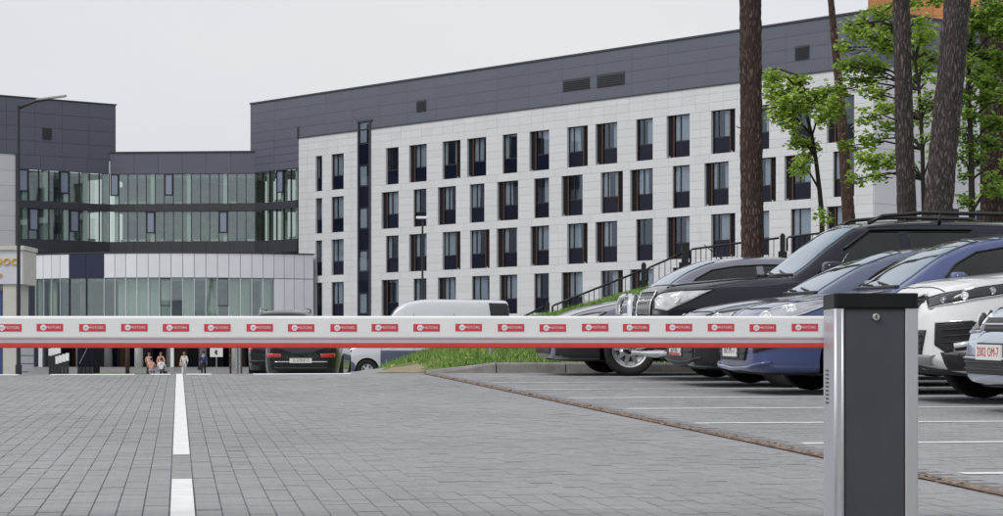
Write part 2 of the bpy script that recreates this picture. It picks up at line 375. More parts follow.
# the paved lot: a sanded bed with concrete pavers standing proud of it
bed = MB().box((-14, -3, -.30), (16, 30.2, -.0048)).build('pavement', 'joint'); bed.matrix_world = PAVE; tag(bed, kind='structure')
PW, PL = .0925, .189
LANE_A = .015; JOINT_A = 3.18
def paver_verts(ca, cb, wa, wb, z, c=.0014):
    """arrays (n,8,3): top face inset for the chamfer, lower ring at bed level"""
    out = np.zeros((len(ca), 8, 3))
    sg = np.array([(-1, -1), (1, -1), (1, 1), (-1, 1)])
    for k, (sx, sy) in enumerate(sg):
        out[:, k, 0] = ca + sx * (wa / 2 - c); out[:, k, 1] = cb + sy * (wb / 2 - c); out[:, k, 2] = z
        out[:, 4 + k, 0] = ca + sx * wa / 2; out[:, 4 + k, 1] = cb + sy * wb / 2; out[:, 4 + k, 2] = z - .0075
    return out
PF = np.array([(0, 1, 2, 3), (4, 5, 1, 0), (5, 6, 2, 1), (6, 7, 3, 2), (7, 4, 0, 3)])
cells = []
for i in range(-78, 34):                          # the lane: columns run with the lane
    a = LANE_A + i * PW
    off = (.37 * i) % 1 * PL * .5
    j0 = int(7.2 / PL); j1 = int(29.9 / PL)
    for j in range(j0, j1):
        b = j * PL + off
        Y = a * math.sin(TH) + b * math.cos(TH); X = a * math.cos(TH) - b * math.sin(TH)
        if Y < 7.3 or abs(X) > Y * .235 + .3: continue
        cells.append((a, b, PW, PL))
for j in range(int(8.5 / PW), int(30.05 / PW)):   # the bays: courses run along the bays
    b = j * PW
    off = (.5 * (j % 2)) * PL
    for i in range(0, 42):
        a = JOINT_A + .10 + off + (i + .5) * PL
        Y = a * math.sin(TH) + b * math.cos(TH); X = a * math.cos(TH) - b * math.sin(TH)
        if X > Y * .235 + .3: continue
        cells.append((a, b, PL, PW))
cells = np.array(cells)
n = len(cells)
jit = RNG.normal(0, .0009, n)
# joints open up in the lane near the middle line, tighter towards the bays
gap_side = np.clip(.0022 * (1.3 - cells[:, 0]) / .9, 0, .0022) + RNG.random(n) ** 2 * np.clip(.003 * (1.3 - cells[:, 0]), 0, .0018)
gap_end = np.where(cells[:, 0] < 1.6, .0022, .0026) + RNG.random(n) ** 4 * .008
lane = cells[:, 2] < .1
wa = cells[:, 2] - np.where(lane, gap_side, gap_end); wb = cells[:, 3] - np.where(lane, gap_end, gap_side)
dist = cells[:, 0] * math.sin(TH) + cells[:, 1] * math.cos(TH)
order = np.argsort(dist + np.where(dist < 7.75, 100, 0))
near = order[:300]; rest = order[300:]
pm = mesh_np('paver', paver_verts(np.array([0.]), np.array([0.]), np.array([PW - .0032]), np.array([PL - .003]), np.array([0.]))[0], PF)
pm.materials.append(M['paver'])
for k in near:
    o = bpy.data.objects.new('paver', pm); COL.objects.link(o); o.parent = bed
    o.location = (cells[k, 0], cells[k, 1], jit[k]); o.rotation_euler = (0, 0, RNG.normal(0, .004))
V = paver_verts(cells[rest, 0], cells[rest, 1], wa[rest], wb[rest], jit[rest], np.where(cells[rest, 0] > .9, .0002, .0008))
F = (PF[None] + 8 * np.arange(len(rest))[:, None, None]).reshape(-1, 4)
tag(obj('paver_field', mesh_np('paver_field', V.reshape(-1, 3), F), 'paver', bed), kind='stuff')
# painted lines
def flat(name, a0, a1, b0, b1, m, z=.0045, parent=bed, wob=0.0):
    mb = MB(); nseg = max(1, int((b1 - b0) / .4)) if (b1 - b0) > (a1 - a0) else 1
    mb.box((a0, b0, z - .002), (a1, b1, z))
    return mb.build(name, m, parent)
flat('lane_line', LANE_A - .042, LANE_A + .042, 6.6, 9.86, 'paint')
flat('lane_line', LANE_A - .042, LANE_A + .042, 11.68, 29.85, 'paint')
for k in range(0, 8):
    b = 9.75 + 2.545 * k
    flat('bay_line', 3.42 - .02 * (k % 3), 10.5, b - .05, b + .05, 'paint' if k < 5 else 'paint_worn')
for a0, a1 in ((-3.2, -2.0), (-1.6, -.55), (-.35, -.1), (.1, .42), (.95, 2.2)):
    flat('give_way_line', a0, a1, 29.35, 29.85, 'paint')
# the gutter joint full of dead leaves between lane and bays
mb = MB(); npt = 60
for i in range(npt):
    b0 = 7 + i * (22.8 / npt); b1 = 7 + (i + 1) * (22.8 / npt)
    wv = lambda b: .026 + .016 * noise.noise((b * 1.7, 3.1, 0))
    mb.add([(JOINT_A - wv(b0), b0, .001), (JOINT_A + wv(b0), b0, .001), (JOINT_A + wv(b1), b1, .001), (JOINT_A - wv(b1), b1, .001)], [(0, 1, 2, 3)])
mb.build('gutter_joint', 'leaf_litter', bed)
lv = []; lf = []
for i in range(1500):                              # the litter itself
    b = 7.5 + 22 * random.random() ** 1.3; a = JOINT_A + random.gauss(0, .026); s = random.uniform(.004, .014)
    q = Matrix.Rotation(random.random() * 6.28, 3, 'Z') @ Matrix.Rotation(random.gauss(0, .5), 3, 'X')
    n0 = len(lv)
    for p in ((-s, -s * .6, 0), (s, -s * .5, 0), (s * .8, s * .6, 0), (-s * .7, s * .7, 0)):
        v = q @ Vector(p); lv.append((a + v.x, b + v.y, .008 + v.z * .5 + random.random() * .004))
    lf.append((n0, n0 + 1, n0 + 2, n0 + 3))
tag(obj('dead_leaves', mesh_np('dead_leaves', np.array(lv), np.array(lf)), mat('dead_leaf', (.27, .165, .115), .9, island=.45), bed), kind='stuff')

# kerb along the far edge of the bays, each stone its own piece
kerb = MB().box((3.3, 30.14, -.25), (12.5, 30.30, -.02)).build('kerb', 'kerb'); kerb.matrix_world = PAVE; tag(kerb, kind='structure')
for i in range(10):
    a0 = 3.24 + i * .93; a1 = a0 + .915
    h0 = .02 if i == 0 else .125; h1 = .125
    mb = MB()
    prof0 = [(30.10, -.03), (30.12, h0 - .02), (30.14, h0), (30.26, h0 + .004), (30.26, -.03)]
    prof1 = [(30.10, -.03), (30.12, h1 - .02), (30.14, h1), (30.26, h1 + .004), (30.26, -.03)]
    vs = [(a0, y, z) for y, z in prof0] + [(a1, y, z) for y, z in prof1]
    mb.add(vs, [tuple(range(5)), tuple(reversed(range(5, 10)))] + [(k, 5 + k, 5 + (k + 1) % 5, (k + 1) % 5) for k in range(5)])
    o = mb.build('kerb_stone', 'kerb', kerb); o.location.z = random.uniform(-.006, .006); o.location.y = random.uniform(-.008, .004)

# grass bank behind the kerb
zr = pchip([(-4, -.2), (-2.4, .25), (-1.9, .52), (-1.23, .84), (.57, 1.43), (1.17, 1.56), (2.77, 2.02), (5, 2.5), (9, 2.9), (20, 3.1)])
zst = pchip([(-4, -.3), (-2.4, .0), (0, .35), (1.2, .9), (3.7, 1.9), (4.6, 2.3), (7.5, 2.45), (20, 2.7)])
def bank(X, Y):
    yk = 30.55 + .14 * (X + .7)
    zk = SLOPE * yk + .105 * min(1, max(0, (X + 1.0) / .8)) - .30 * max(0, -1.75 - X)
    if Y <= yk: return zk - (.05 if Y < yk - .01 else 0)
    if Y <= 46:
        t = (Y - yk) / (46 - yk); t = t * (2 - t) * .35 + t * .65
        z = zk + (zr(X) - zk) * t
    elif Y <= 58:
        t = (Y - 46) / 12; t = t * t * (3 - 2 * t); z = zr(X) + (zst(X) - zr(X)) * t
    else:
        t = min(1, (Y - 58) / 50); t = t * t * (3 - 2 * t); z = zst(X) + (-.25 - zst(X)) * t
    return z + .05 * noise.noise((X * .8, Y * .5, 0)) * min(1, (Y - yk))
bx = [-4 + i * .4 for i in range(61)]; by = [-.10, 0, .15, .4, .8] + [1.4 + .8 * i for i in range(20)] + [18.5 + 2 * i for i in range(10)] + [42, 50, 60, 80]
mb = MB()
vs = []
for t in by:
    for X in bx:
        Y = 30.55 + .14 * (X + .7) + t * (1 if t < 30 else 1); vs.append((X, Y, bank(X, Y)))
nx = len(bx)
mb.add(vs, [(j * nx + i, j * nx + i + 1, (j + 1) * nx + i + 1, (j + 1) * nx + i) for j in range(len(by) - 1) for i in range(nx - 1)])
tag(mb.build('grass_bank', 'grass_soil', smooth=True), kind='structure')
# blades
nb = 85000
X = RNG.uniform(-1.9, 4.8, nb); T = RNG.random(nb) ** 1.25 * 16.5
Y = 30.62 + .14 * (X + .7) + T
dens = np.array([noise.noise((x * 1.1, y * .7, 4.)) for x, y in zip(X, Y)])
bare = (X < -.80 - .12 * T + .35 * dens) & (T < 4.5 + dens)
keep = ~bare & (RNG.random(nb) < .72 + .5 * dens)
X, Y, dens = X[keep], Y[keep], dens[keep]
Z = np.array([bank(a, b) for a, b in zip(X, Y)]); nb = len(X)
h = RNG.uniform(.03, .085, nb) * (1 + .7 * dens) * np.where(RNG.random(nb) < .06, 1.7, 1); ang = RNG.random(nb) * 6.283; wd = RNG.uniform(.006, .013, nb)
lean = RNG.normal(0, .5, (nb, 2)) * h[:, None]
V = np.zeros((nb, 3, 3))
V[:, 0] = np.stack([X - np.cos(ang) * wd, Y - np.sin(ang) * wd, Z - .01], 1)
V[:, 1] = np.stack([X + np.cos(ang) * wd, Y + np.sin(ang) * wd, Z - .01], 1)
V[:, 2] = np.stack([X + lean[:, 0], Y + lean[:, 1], Z + h], 1)
tag(obj('grass', mesh_np('grass', V.reshape(-1, 3), np.arange(nb * 3).reshape(-1, 3)), 'grass'), 'short green grass on the bank behind the kerb', 'grass', kind='stuff')
mb = MB()
for i in range(80):
    x = random.uniform(-1.2, 3.5); y = 30.9 + .14 * x + random.random() ** 1.6 * 9; z = bank(x, y) + random.uniform(.06, .11); r = random.uniform(.008, .017)
    mb.add([(x - r, y, z), (x, y - r, z + .004), (x + r, y, z), (x, y + r, z + .004), (x, y, z + r)], [(0, 1, 4), (1, 2, 4), (2, 3, 4), (3, 0, 4), (3, 2, 1, 0)])
tag(mb.build('dandelions', 'flower'), 'scattered yellow dandelion heads in the grass', 'flowers', kind='stuff')
# worn earth at the end of the kerb, a slab path with a yellow edge stone beside it
mb = MB(); pts = []
for j in range(9):
    for i in range(9):
        x = -1.70 + i * .095; y = 30.42 + j * .5 + .14 * x - .03 * i
        pts.append((x, y, (-.10 if i in (0, 8) or j in (0, 8) else 0) + max(bank(x, max(y, 30.56 + .14 * (x + .7))), .40) + .014 + .02 * noise.noise((x * 3, y * 3, 0))))
mb.add(pts, [(j * 9 + i, j * 9 + i + 1, (j + 1) * 9 + i + 1, (j + 1) * 9 + i) for j in range(8) for i in range(8)])
tag(mb.build('worn_earth', 'dirt', smooth=True), kind='structure')
q = [P(338, 375.5, 31), P(392, 374.2, 31), P(394, 366.3, 36), P(345, 373.0, 36)]
mb = MB(); mb.add([tuple(v) for v in q] + [(v.x, v.y, v.z - .35) for v in q], [(0, 1, 2, 3), (4, 5, 1, 0), (5, 6, 2, 1), (6, 7, 3, 2), (7, 4, 0, 3)])
tag(mb.build('path', 'paver_far'), kind='structure')
q = [P(393, 374.0, 31), P(399.5, 374.0, 31), P(396.5, 365.6, 36), P(390.5, 365.9, 36)]
mb = MB(); mb.add([(v.x, v.y, v.z + .02) for v in q] + [(v.x, v.y, v.z - .3) for v in q], [(0, 1, 2, 3), (4, 5, 1, 0), (5, 6, 2, 1), (6, 7, 3, 2), (7, 4, 0, 3)])
mb.build('edge_stone', 'yellow', bpy.data.objects['path'])

# ================================================================ BUILDINGS
GZ = -.12                                         # ground level at the buildings
TOPZ = 21.3; BANDZ = 18.0                         # parapet, foot of the dark attic
E0 = Vector((-19.97, 186.3)); EDIR = Vector((.6437, -.7653))     # right wing: facade starts at the chamfer, runs towards the right and nearer
def u_of(px):
    """facade coordinate of the right wing for a photo column"""
    s = (px - CX) / FPX
    Y = 136.7 / (s + .841); X = s * Y
    return (Vector((X, Y)) - E0).dot(EDIR)
CUBE = MB().box((0, 0, 0), (1, 1, 1)).mesh('panel')
def unit_panel(m):
    me = CUBE.copy(); me.materials.append(M[m]); return me
def put(me, name, parent, a, b):
    o = bpy.data.objects.new(name, me); COL.objects.link(o); o.parent = parent
    o.location = a; o.scale = (b[0] - a[0], b[1] - a[1], b[2] - a[2]); return o

wing = empty('hotel_wing', (E0.x, E0.y, GZ), math.atan2(EDIR.y, EDIR.x),
             'long white panelled wing with rows of tall dark windows under a slate grey attic', 'building')
UW0 = u_of(298.5); UEND = u_of(873.0); DEP = 16.0
Z = lambda z: z - GZ
# windows: (left px, right px, flap) per storey; odd and even storeys alternate
rowA = [(315.5, 322, ''), (331.5, 343.5, ''), (385.8, 398.4, ''), (409, 426.5, 'L'), (442.3, 460.3, 'R'), (467, 486, 'L'), (502.5, 517, ''), (529.3, 549, 'L'),
        (567, 587.6, 'R'), (595.3, 617, 'L'), (636, 652.6, ''), (666.5, 689.5, 'L'), (711, 735, 'R'), (752, 769, ''), (790.7, 810.7, ''), (826.6, 854, 'L')]
rowC = [(315.5, 322, ''), (331.5, 343.5, ''), (385.8, 398.4, ''), (409, 426.5, 'L'), (442.3, 460.3, 'R'), (470, 489.4, 'R'), (496.5, 517, 'L'), (530.3, 548.8, 'L'),
        (567, 587.4, 'R'), (595.3, 617, 'L'), (636, 652.6, ''), (666.5, 689.5, 'L'), (711, 735, 'R'), (752, 769, ''), (790.7, 810.7, ''), (826.6, 854, 'L')]
rowB = [(315.5, 322, ''), (331.5, 343.5, ''), (381.4, 398.4, 'L'), (413.4, 426.3, ''), (437.7, 455.7, 'L'), (469.6, 484.2, ''), (497, 518, 'L'), (534, 548.8, ''),
        (561.4, 582.4, 'L'), (600.7, 622.7, 'R'), (630, 652.6, 'L'), (672.5, 689.5, ''), (704.3, 728.4, 'L'), (752, 775.7, 'R'), (784.3, 810.7, 'L'), (833, 854, '')]
rowD = [(315.5, 322, ''), (331.5, 343.5, ''), (381.4, 398.4, 'L'), (413.4, 426.3, ''), (437.7, 455.7, 'L'), (471.8, 489.4, ''), (499.3, 517, 'L'), (534, 548.8, ''),
        (561.4, 582.4, 'L'), (600.7, 622.7, 'R'), (630, 652.6, 'L'), (672.5, 689.5, ''), (704.3, 728.4, 'L'), (752, 775.7, 'R'), (784.3, 810.7, 'L'), (833, 854, '')]
storeys = [(16.36, rowA), (13.06, rowB), (9.76, rowC), (6.46, rowD), (3.16, rowA)]
WH = 2.75
US0, US1 = u_of(358.3), u_of(371)                 # the tall glazed stair strip
opens = []                                        # (u0,u1,z0,z1)
for zt, row in storeys:
    for a, b, f in row: opens.append((u_of(a), u_of(b), zt - WH, zt, f))
# backing wall
mb = MB()
for zt, row in storeys:
    us = [UW0] + [q for a, b, f in sorted(row) for q in (u_of(a), u_of(b))] + [UEND]
    ivs = [(us[i], us[i + 1]) for i in range(0, len(us), 2)]
    out = []
    for a, b in ivs:
        if a < US0 and b > US1: out += [(a, US0), (US1, b)]
        else: out.append((a, b))
    for a, b in out: mb.box((a, .04, Z(zt - WH)), (b, .32, Z(zt)))
    for a, b in ((UW0, US0), (US1, UEND)): mb.box((a, .04, Z(zt)), (b, .32, Z(zt + .55)))
for a, b in ((UW0, US0), (US1, UEND)):
    mb.box((a, .04, Z(16.91)), (b, .32, Z(BANDZ - .06))); mb.box((a, .04, 0), (b, .32, Z(.41)))
mb.build('wall', 'wall_white', wing)
# inner core that closes the rooms, roof, back and end walls
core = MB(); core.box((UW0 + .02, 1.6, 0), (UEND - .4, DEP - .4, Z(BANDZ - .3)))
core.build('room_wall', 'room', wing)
fl = MB()
for zt, row in storeys: fl.box((UW0, .33, Z(zt + .12)), (UEND - .4, 1.59, Z(zt + .40)))
fl.build('floor_slab', 'room_floor', wing)
en = MB(); en.box((UEND - .36, .32, 0), (UEND, DEP, Z(BANDZ - .06))); en.box((UW0, DEP - .36, 0), (UEND - .37, DEP, Z(BANDZ - .06)))
en.build('end_wall', 'wall_white', wing)
# cladding panels, 0.55 m courses
panels = []
dz = .55; nrow = 33
for r in range(nrow):
    z0 = .41 + (r - 1) * dz; z1 = z0 + dz
    if z1 > BANDZ - .05: z1 = BANDZ - .07
    if z0 < GZ: z0 = GZ + .01
    if z1 - z0 < .2: continue
    zc = (z0 + z1) / 2
    cuts = sorted([(a, b) for a, b, c, d, f in opens if c < zc < d] + [(US0, US1)])
    u = UW0; ivs = []
    for a, b in cuts: ivs.append((u, a)); u = b
    ivs.append((u, UEND))
    for a, b in ivs:
        L_ = b - a; k = max(1, round(L_ / 1.25))
        for i in range(k): panels.append((a + L_ * i / k, a + L_ * (i + 1) / k, z0, z1))
def shown(p):
    u = (p[0] + p[1]) / 2; q = E0 + EDIR * u; zc = (p[2] + p[3]) / 2
    px = CX + q.x / q.y * FPX; py = HORY - (zc - ZC) / q.y * FPX
    hid = py > 312 or px > 860 or abs(px - 752) < 14 or py > 312 - (px - 540) * .3
    return (0 if hid else 1) * (p[1] - p[0]) * (p[3] - p[2]) / q.y ** 2
panels.sort(key=lambda p: -shown(p))
me = unit_panel('clad_white'); G = .0055
for p in panels[:300]: put(me, 'cladding_panel', wing, (p[0] + G, 0 + random.uniform(0, .006), Z(p[2]) + G), (p[1] - G, .038, Z(p[3]) - G))
mb = MB()
for p in panels[300:]: mb.box((p[0] + G, random.uniform(0, .006), Z(p[2]) + G), (p[1] - G, .038, Z(p[3]) - G))
tag(mb.build('cladding_field', 'clad_white', wing, recalc=False), kind='stuff')
# end wall panels (right-hand gable), big courses
me = unit_panel('clad_white')
for r in range(11):
    for c in range(5):
        put(me, 'gable_panel', wing, (UEND + .004, .05 + c * 3.18, .03 + r * 1.645), (UEND + .042, .05 + (c + 1) * 3.18 - .03, .03 + (r + 1) * 1.645 - .03))
# attic
at = MB(); at.box((u_of(250.6), .06, Z(BANDZ)), (UEND - .06, DEP - .06, Z(TOPZ - .12))); at.build('attic', 'dark_back', wing)
at = MB(); at.box((u_of(250.6) - .05, -.10, Z(TOPZ - .12)), (UEND + .08, DEP + .08, Z(TOPZ))); at.build('parapet', 'band_dark', wing)
at = MB(); at.box((UW0, -.07, Z(BANDZ - .07)), (UEND + .06, .05, Z(BANDZ) - .004)); at.build('drip_edge', 'band_dark', wing)
UA0 = u_of(250.6)
me = unit_panel('clad_dark'); rows = 4; hh = (TOPZ - .13 - BANDZ) / rows
k = 19; wl = (UEND - UA0) / k
for r in range(rows):
    for i in range(k):
        put(me, 'attic_panel', wing, (UA0 + i * wl + .006, -.03 + random.uniform(0, .006), Z(BANDZ) + r * hh + .006), (UA0 + (i + 1) * wl - .006, .058, Z(BANDZ) + (r + 1) * hh - .006))
me2 = unit_panel('clad_dark')
for r in range(rows):
    for c in range(5): put(me2, 'attic_panel', wing, (UEND - .055, .06 + c * 3.18, Z(BANDZ) + r * hh + .01), (UEND + .03, .06 + (c + 1) * 3.18 - .02, Z(BANDZ) + (r + 1) * hh - .01))
# the slate panels left of the white facade, down to the glazed band
for r in range(4):
    for i in range(2):
        w0 = (UW0 - UA0) / 2; h4 = (BANDZ - 15.62) / 4
        put(me, 'attic_panel', wing, (UA0 + i * w0 + .01, -.03, Z(15.62) + r * h4 + .01), (UA0 + (i + 1) * w0 - .02, .058, Z(15.62) + (r + 1) * h4 - .01))
at = MB(); at.box((UA0 + .05, .06, Z(15.62)), (UW0 - .02, .5, Z(BANDZ) - .01)); at.build('attic_return', 'dark_back', wing)
at = MB(); at.box((UW0 - .12, -.10, Z(BANDZ - .05)), (UW0 + .06, -.031, Z(BANDZ + .85))); at.build('corner_trim', 'band_dark', wing)
def vent(u0, u1, z0, z1, n):
    f = MB(); f.box((u0, -.07, Z(z0)), (u1, -.032, Z(z1))); o = f.build('vent', 'band_dark', wing)
    for i in range(n):
        s = MB(); zz = z0 + .06 + (z1 - z0 - .12) * i / n; s.prof([(-.12, Z(zz)), (-.071, Z(zz + .02)), (-.071, Z(zz + .05)), (-.12, Z(zz + .03))], u0 + .05, u1 - .05); s.build('slat', 'steel_dark', o)
for x0, x1, y0, y1, n in ((417, 426.4, 99, 110.6, 6), (563.5, 590, 77.5, 89, 5), (597.5, 625, 72, 85, 5), (795.5, 809.5, 44.5, 58.5, 7)):
    s = ((x0 + x1) / 2 - CX) / FPX; Yd = 136.7 / (s + .841)
    vent(u_of(x0), u_of(x1), ZC + (HORY - y1 - 1) * Yd / FPX, ZC + (HORY - y0 - 1) * Yd / FPX, n)
# windows
def window(u0, u1, z0, z1, flap, seed):
    rr = random.Random(seed); t = .055
    fr = MB(); y0, y1 = .17, .25
    g0, g1 = u0, u1
    if flap == 'L': g0 = u0 + (u1 - u0) * .27
    if flap == 'R': g1 = u1 - (u1 - u0) * .25
    zb = z0 + (z1 - z0) * (.385 + rr.uniform(-.01, .01))
    fr.box((u0, y0, z0), (u0 + t, y1, z1)); fr.box((u1 - t, y0, z0), (u1, y1, z1))
    fr.box((u0 + t, y0, z1 - t), (u1 - t, y1, z1)); fr.box((u0 + t, y0, z0), (u1 - t, y1, z0 + t))
    fr.box((g0 + t, y0, zb - .035), (g1 - t, y1, zb + .035))
    mid = g0 + (g1 - g0) * (.36 if flap != 'R' else .32)
    if g1 - g0 > .75: fr.box((mid - .03, y0, zb + .035), (mid + .03, y1, z1 - t))
    fr.box((u0, .042, z1 - .025), (u1, y0, z1 - .001))
    o = fr.build('window', 'frame', wing)
    MB().box((g0 + t, .20, zb + .036), (g1 - t, .212, z1 - t - .001)).build('pane', 'pane', o)
    MB().box((g0 + t, .185, z0 + t + .001), (g1 - t, .215, zb - .036)).build('spandrel', 'spandrel', o)
    if flap:
        a, b = (u0 + t, g0 - .01) if flap == 'L' else (g1 + .01, u1 - t)
        MB().box((a, .175, z0 + t + .001), (b, .24, z1 - t - .001)).build('vent_flap', 'louvre', o)
        c = g0 if flap == 'L' else g1
        MB().box((c - .045, .10, z0 + .002), (c + .045, y0 - .002, z1 - .026)).build('timber_reveal', 'frame_wood', o)
        if rr.random() < .7:
            MB().box((a + .02, .12, z0 + .002), (a + .16, .17, z0 + .12)).build('vent_hood', 'steel', o)
    elif rr.random() < .8 and u1 - u0 > 1.0:
        MB().box((u0 + .001, .10, z0 + .002), (u0 + .05, y0 - .002, z1 - .026)).build('timber_reveal', 'frame_wood', o)
    # curtains: folded sheets on one or both sides, or none
    if rr.random() < .95:
        cu = MB(); spans = []
        wg = g1 - g0
        k = rr.random()
        if k < .4: spans = [(g0 + t, g0 + wg * rr.uniform(.4, .75))]
        elif k < .6: spans = [(g1 - wg * rr.uniform(.3, .55), g1 - t)]
        elif k < .85: spans = [(g0 + t, g0 + wg * rr.uniform(.2, .42)), (g1 - wg * rr.uniform(.2, .4), g1 - t)]
        else: spans = [(g0 + t, g1 - t)]
        for a, b in spans:
            nn = max(4, int((b - a) / .07)); pull = rr.uniform(-.15, .15) * (b - a)
            top = []; bot = []
            for i in range(nn + 1):
                x = a + (b - a) * i / nn; yy = .275 + (.022 if i % 2 else -.022) + rr.uniform(-.006, .006)
                top.append((x, yy, z1 - .02)); bot.append((min(max(x + pull * (i / nn), g0), g1), yy, zb - .3))
            cu.add(top + bot, [(i, i + 1, nn + 2 + i, nn + 1 + i) for i in range(nn)])
        cu.build('curtain', 'curtain', o)
for i, (a, b, c, d, f) in enumerate(opens): window(a, b, Z(c), Z(d), f, i * 7 + 3)
# stair strip: alternating glass and navy bays behind dark fins
st = MB(); st.box((US0, -.10, 0), (US0 + .16, .32, Z(BANDZ + .55))); st.box((US1 - .16, -.10, 0), (US1, .32, Z(BANDZ + .55))); st.box((US0 - .08, -.14, Z(BANDZ + .55)), (US1 + .25, .3, Z(BANDZ + .67)))
sw = st.build('stair_window', 'band_dark', wing)
z = BANDZ + .5; i = 0
while z > .3:
    hh_ = 1.62
    MB().box((US0 + .165, -.07, Z(z - hh_) + .04), (US1 - .165, -.055, Z(z) - .04)).build('spandrel' if i % 2 else 'pane', 'spandrel' if i % 2 else 'pane', sw)
    MB().box((US0 + .165, -.09, Z(z - hh_) - .035), (US1 - .165, -.04, Z(z - hh_) + .035)).build('transom', 'frame', sw)
    if not i % 2: MB().box((US0 + .3, -.035, Z(z - hh_) + .1), (US1 - .5, -.031, Z(z) - .1)).build('blind', 'curtain', sw)
    z -= hh_; i += 1
# two windows in the right-hand gable
for c, r in ((6.4, 2), (6.4, 3), (9.6, 3)):
    zz = 3.16 + (r - 1) * 3.3
    fr = MB().box((UEND + .043, c, Z(zz) - 2.75), (UEND + .075, c + 1.5, Z(zz))).build('window', 'frame', wing)
    MB().box((UEND + .076, c + .1, Z(zz) - 2.65), (UEND + .082, c + 1.4, Z(zz) - .1)).build('pane', 'spandrel', fr)

# ---- glazed office link: right return, chamfer and left return share one curtain wall
link = empty('office_link', (0, 0, GZ), 0, 'recessed office block with two long bands of greenish curtain wall glazing', 'building')
C0 = E0.copy(); C1 = Vector((-31.9, 187.3)); LDIR = Vector((-.765, -.644))     # chamfer ends, left wing direction
LEND = C1 + LDIR * 8.25; REND = E0 + EDIR * (UW0 - .15)
path = [REND, C0, C1, LEND]                        # seen from the camera: right to left
def seg_pts(a, b, n): return [a.lerp(b, i / n) for i in range(n + 1)]
def inward(a, b):
    d = (b - a).normalized(); nrm = Vector((d.y, -d.x))
    return nrm if nrm.dot((a + b) / 2) > 0 else -nrm   # away from the camera
def wall_strip(mb, a, b, z0, z1, o0, o1):
    n_ = inward(a, b); q = [a + n_ * o0, b + n_ * o0, b + n_ * o1, a + n_ * o1]
    mb.prism([(v.x, v.y) for v in q], z0, z1)
bands = [(13.1, 15.57), (10.04, 12.5)]
segs = [(path[0], path[1], 6), (path[1], path[2], 16), (path[2], path[3], 9)]
for a, b, nn in segs:
    for z0, z1, m, o in ((15.57, 17.27 if nn == 16 else 15.62, 'clad_dark', 0), (12.5, 13.1, 'band_dark', -.06), (9.0, 10.04, 'band_dark', -.06)):
        pts = seg_pts(a, b, 3 if nn < 16 else 6)
        for i in range(len(pts) - 1):
            mb = MB(); wall_strip(mb, pts[i].lerp(pts[i + 1], .004), pts[i].lerp(pts[i + 1], .996), Z(z0), Z(z1), o, .3); mb.build('fascia_panel', m, link)
    back = MB(); wall_strip(back, a, b, 0, Z(15.5), 4.2, 4.5); back.build('office_wall', 'room_green', link)
    slabs = MB()
    for zz in (15.57, 12.55, 10.0): wall_strip(slabs, a, b, Z(zz) - (.35 if zz > 15 else .0), Z(zz) + (-.05 if zz > 15 else .06), .31, 4.2)
    slabs.build('office_slab', 'room_floor', link)
    wg = MB(); wall_strip(wg, a, b, 0, Z(9.0), .3, .6); wg.build('lower_wall', 'dark_back', link)
    for bi, (z0, z1) in enumerate(bands):
        pts = seg_pts(a, b, nn)
        for i in range(nn):
            p, q = pts[i], pts[i + 1]
            mb = MB(); wall_strip(mb, p.lerp(q, .03), p.lerp(q, .97), Z(z0) + .04, Z(z1) - .04, .10, .115); pn = mb.build('pane', 'pane_green', link)
            mu = MB(); wall_strip(mu, p.lerp(q, -.03), p.lerp(q, .03), Z(z0), Z(z1), .04, .16); mu.build('mullion', 'frame', link)
            key = (nn, bi, i)
            if key in ((16, 0, 9), (16, 0, 15), (16, 1, 3), (16, 1, 11), (9, 0, 4), (9, 1, 3), (9, 1, 7), (6, 0, 2)) or (key == (9, 0, 8)):
                z00 = Z(z0) + (z1 - z0) * .28
                fr = MB(); wall_strip(fr, p.lerp(q, .04), p.lerp(q, .15), z00, Z(z1) - .02, .02, .09); wall_strip(fr, p.lerp(q, .85), p.lerp(q, .96), z00, Z(z1) - .02, .02, .09)
                wall_strip(fr, p.lerp(q, .15), p.lerp(q, .85), z00, z00 + .1, .02, .09); wall_strip(fr, p.lerp(q, .15), p.lerp(q, .85), Z(z1) - .1, Z(z1) - .02, .02, .09)
                sash = fr.build('opening_sash', 'frame', link)
                mb = MB(); wall_strip(mb, p.lerp(q, .16), p.lerp(q, .84), z00 + .1, Z(z1) - .1, .05, .06); mb.build('pane', mat('sash_glass', (.22, .26, .36), .12, spec=.8), sash)
            if (i + (2 if nn == 16 else 1)) % (4 if nn == 16 else 2) == 1:
                cl = MB(); wall_strip(cl, p.lerp(q, .08), p.lerp(q, .52), Z(z0) - .04, Z(z1) + .02, .17, .5); cl.build('interior_column', 'column', link)
            elif random.random() < .6:
                ds = MB(); wall_strip(ds, p.lerp(q, .1), p.lerp(q, .95), Z(z0) + .05, Z(z0) + .22, .5, .75); ds.build('radiator', 'desk', link)
            if random.random() < .22:
                ds = MB(); wall_strip(ds, p.lerp(q, .2), p.lerp(q, .8), Z(z0) + .05, Z(z0) + random.uniform(1., 1.9), 2.4, 3.1); ds.build('cupboard', random.choice(['room', 'desk', 'wood_room']), link)
# link roof and body behind
a, b = C0, C1; n_ = inward(a, b)
mb = MB(); q = [a + n_ * .31 , b + n_ * .31, b + n_ * 9, a + n_ * 9]; mb.prism([(v.x, v.y) for v in q], Z(15.6), Z(17.15)); mb.build('roof', 'dark_back', link)
mb = MB(); wall_strip(mb, a.lerp(b, -.005), a.lerp(b, 1.0), Z(17.275), Z(17.38), -.08, .4); mb.build('parapet', 'band_dark', link)

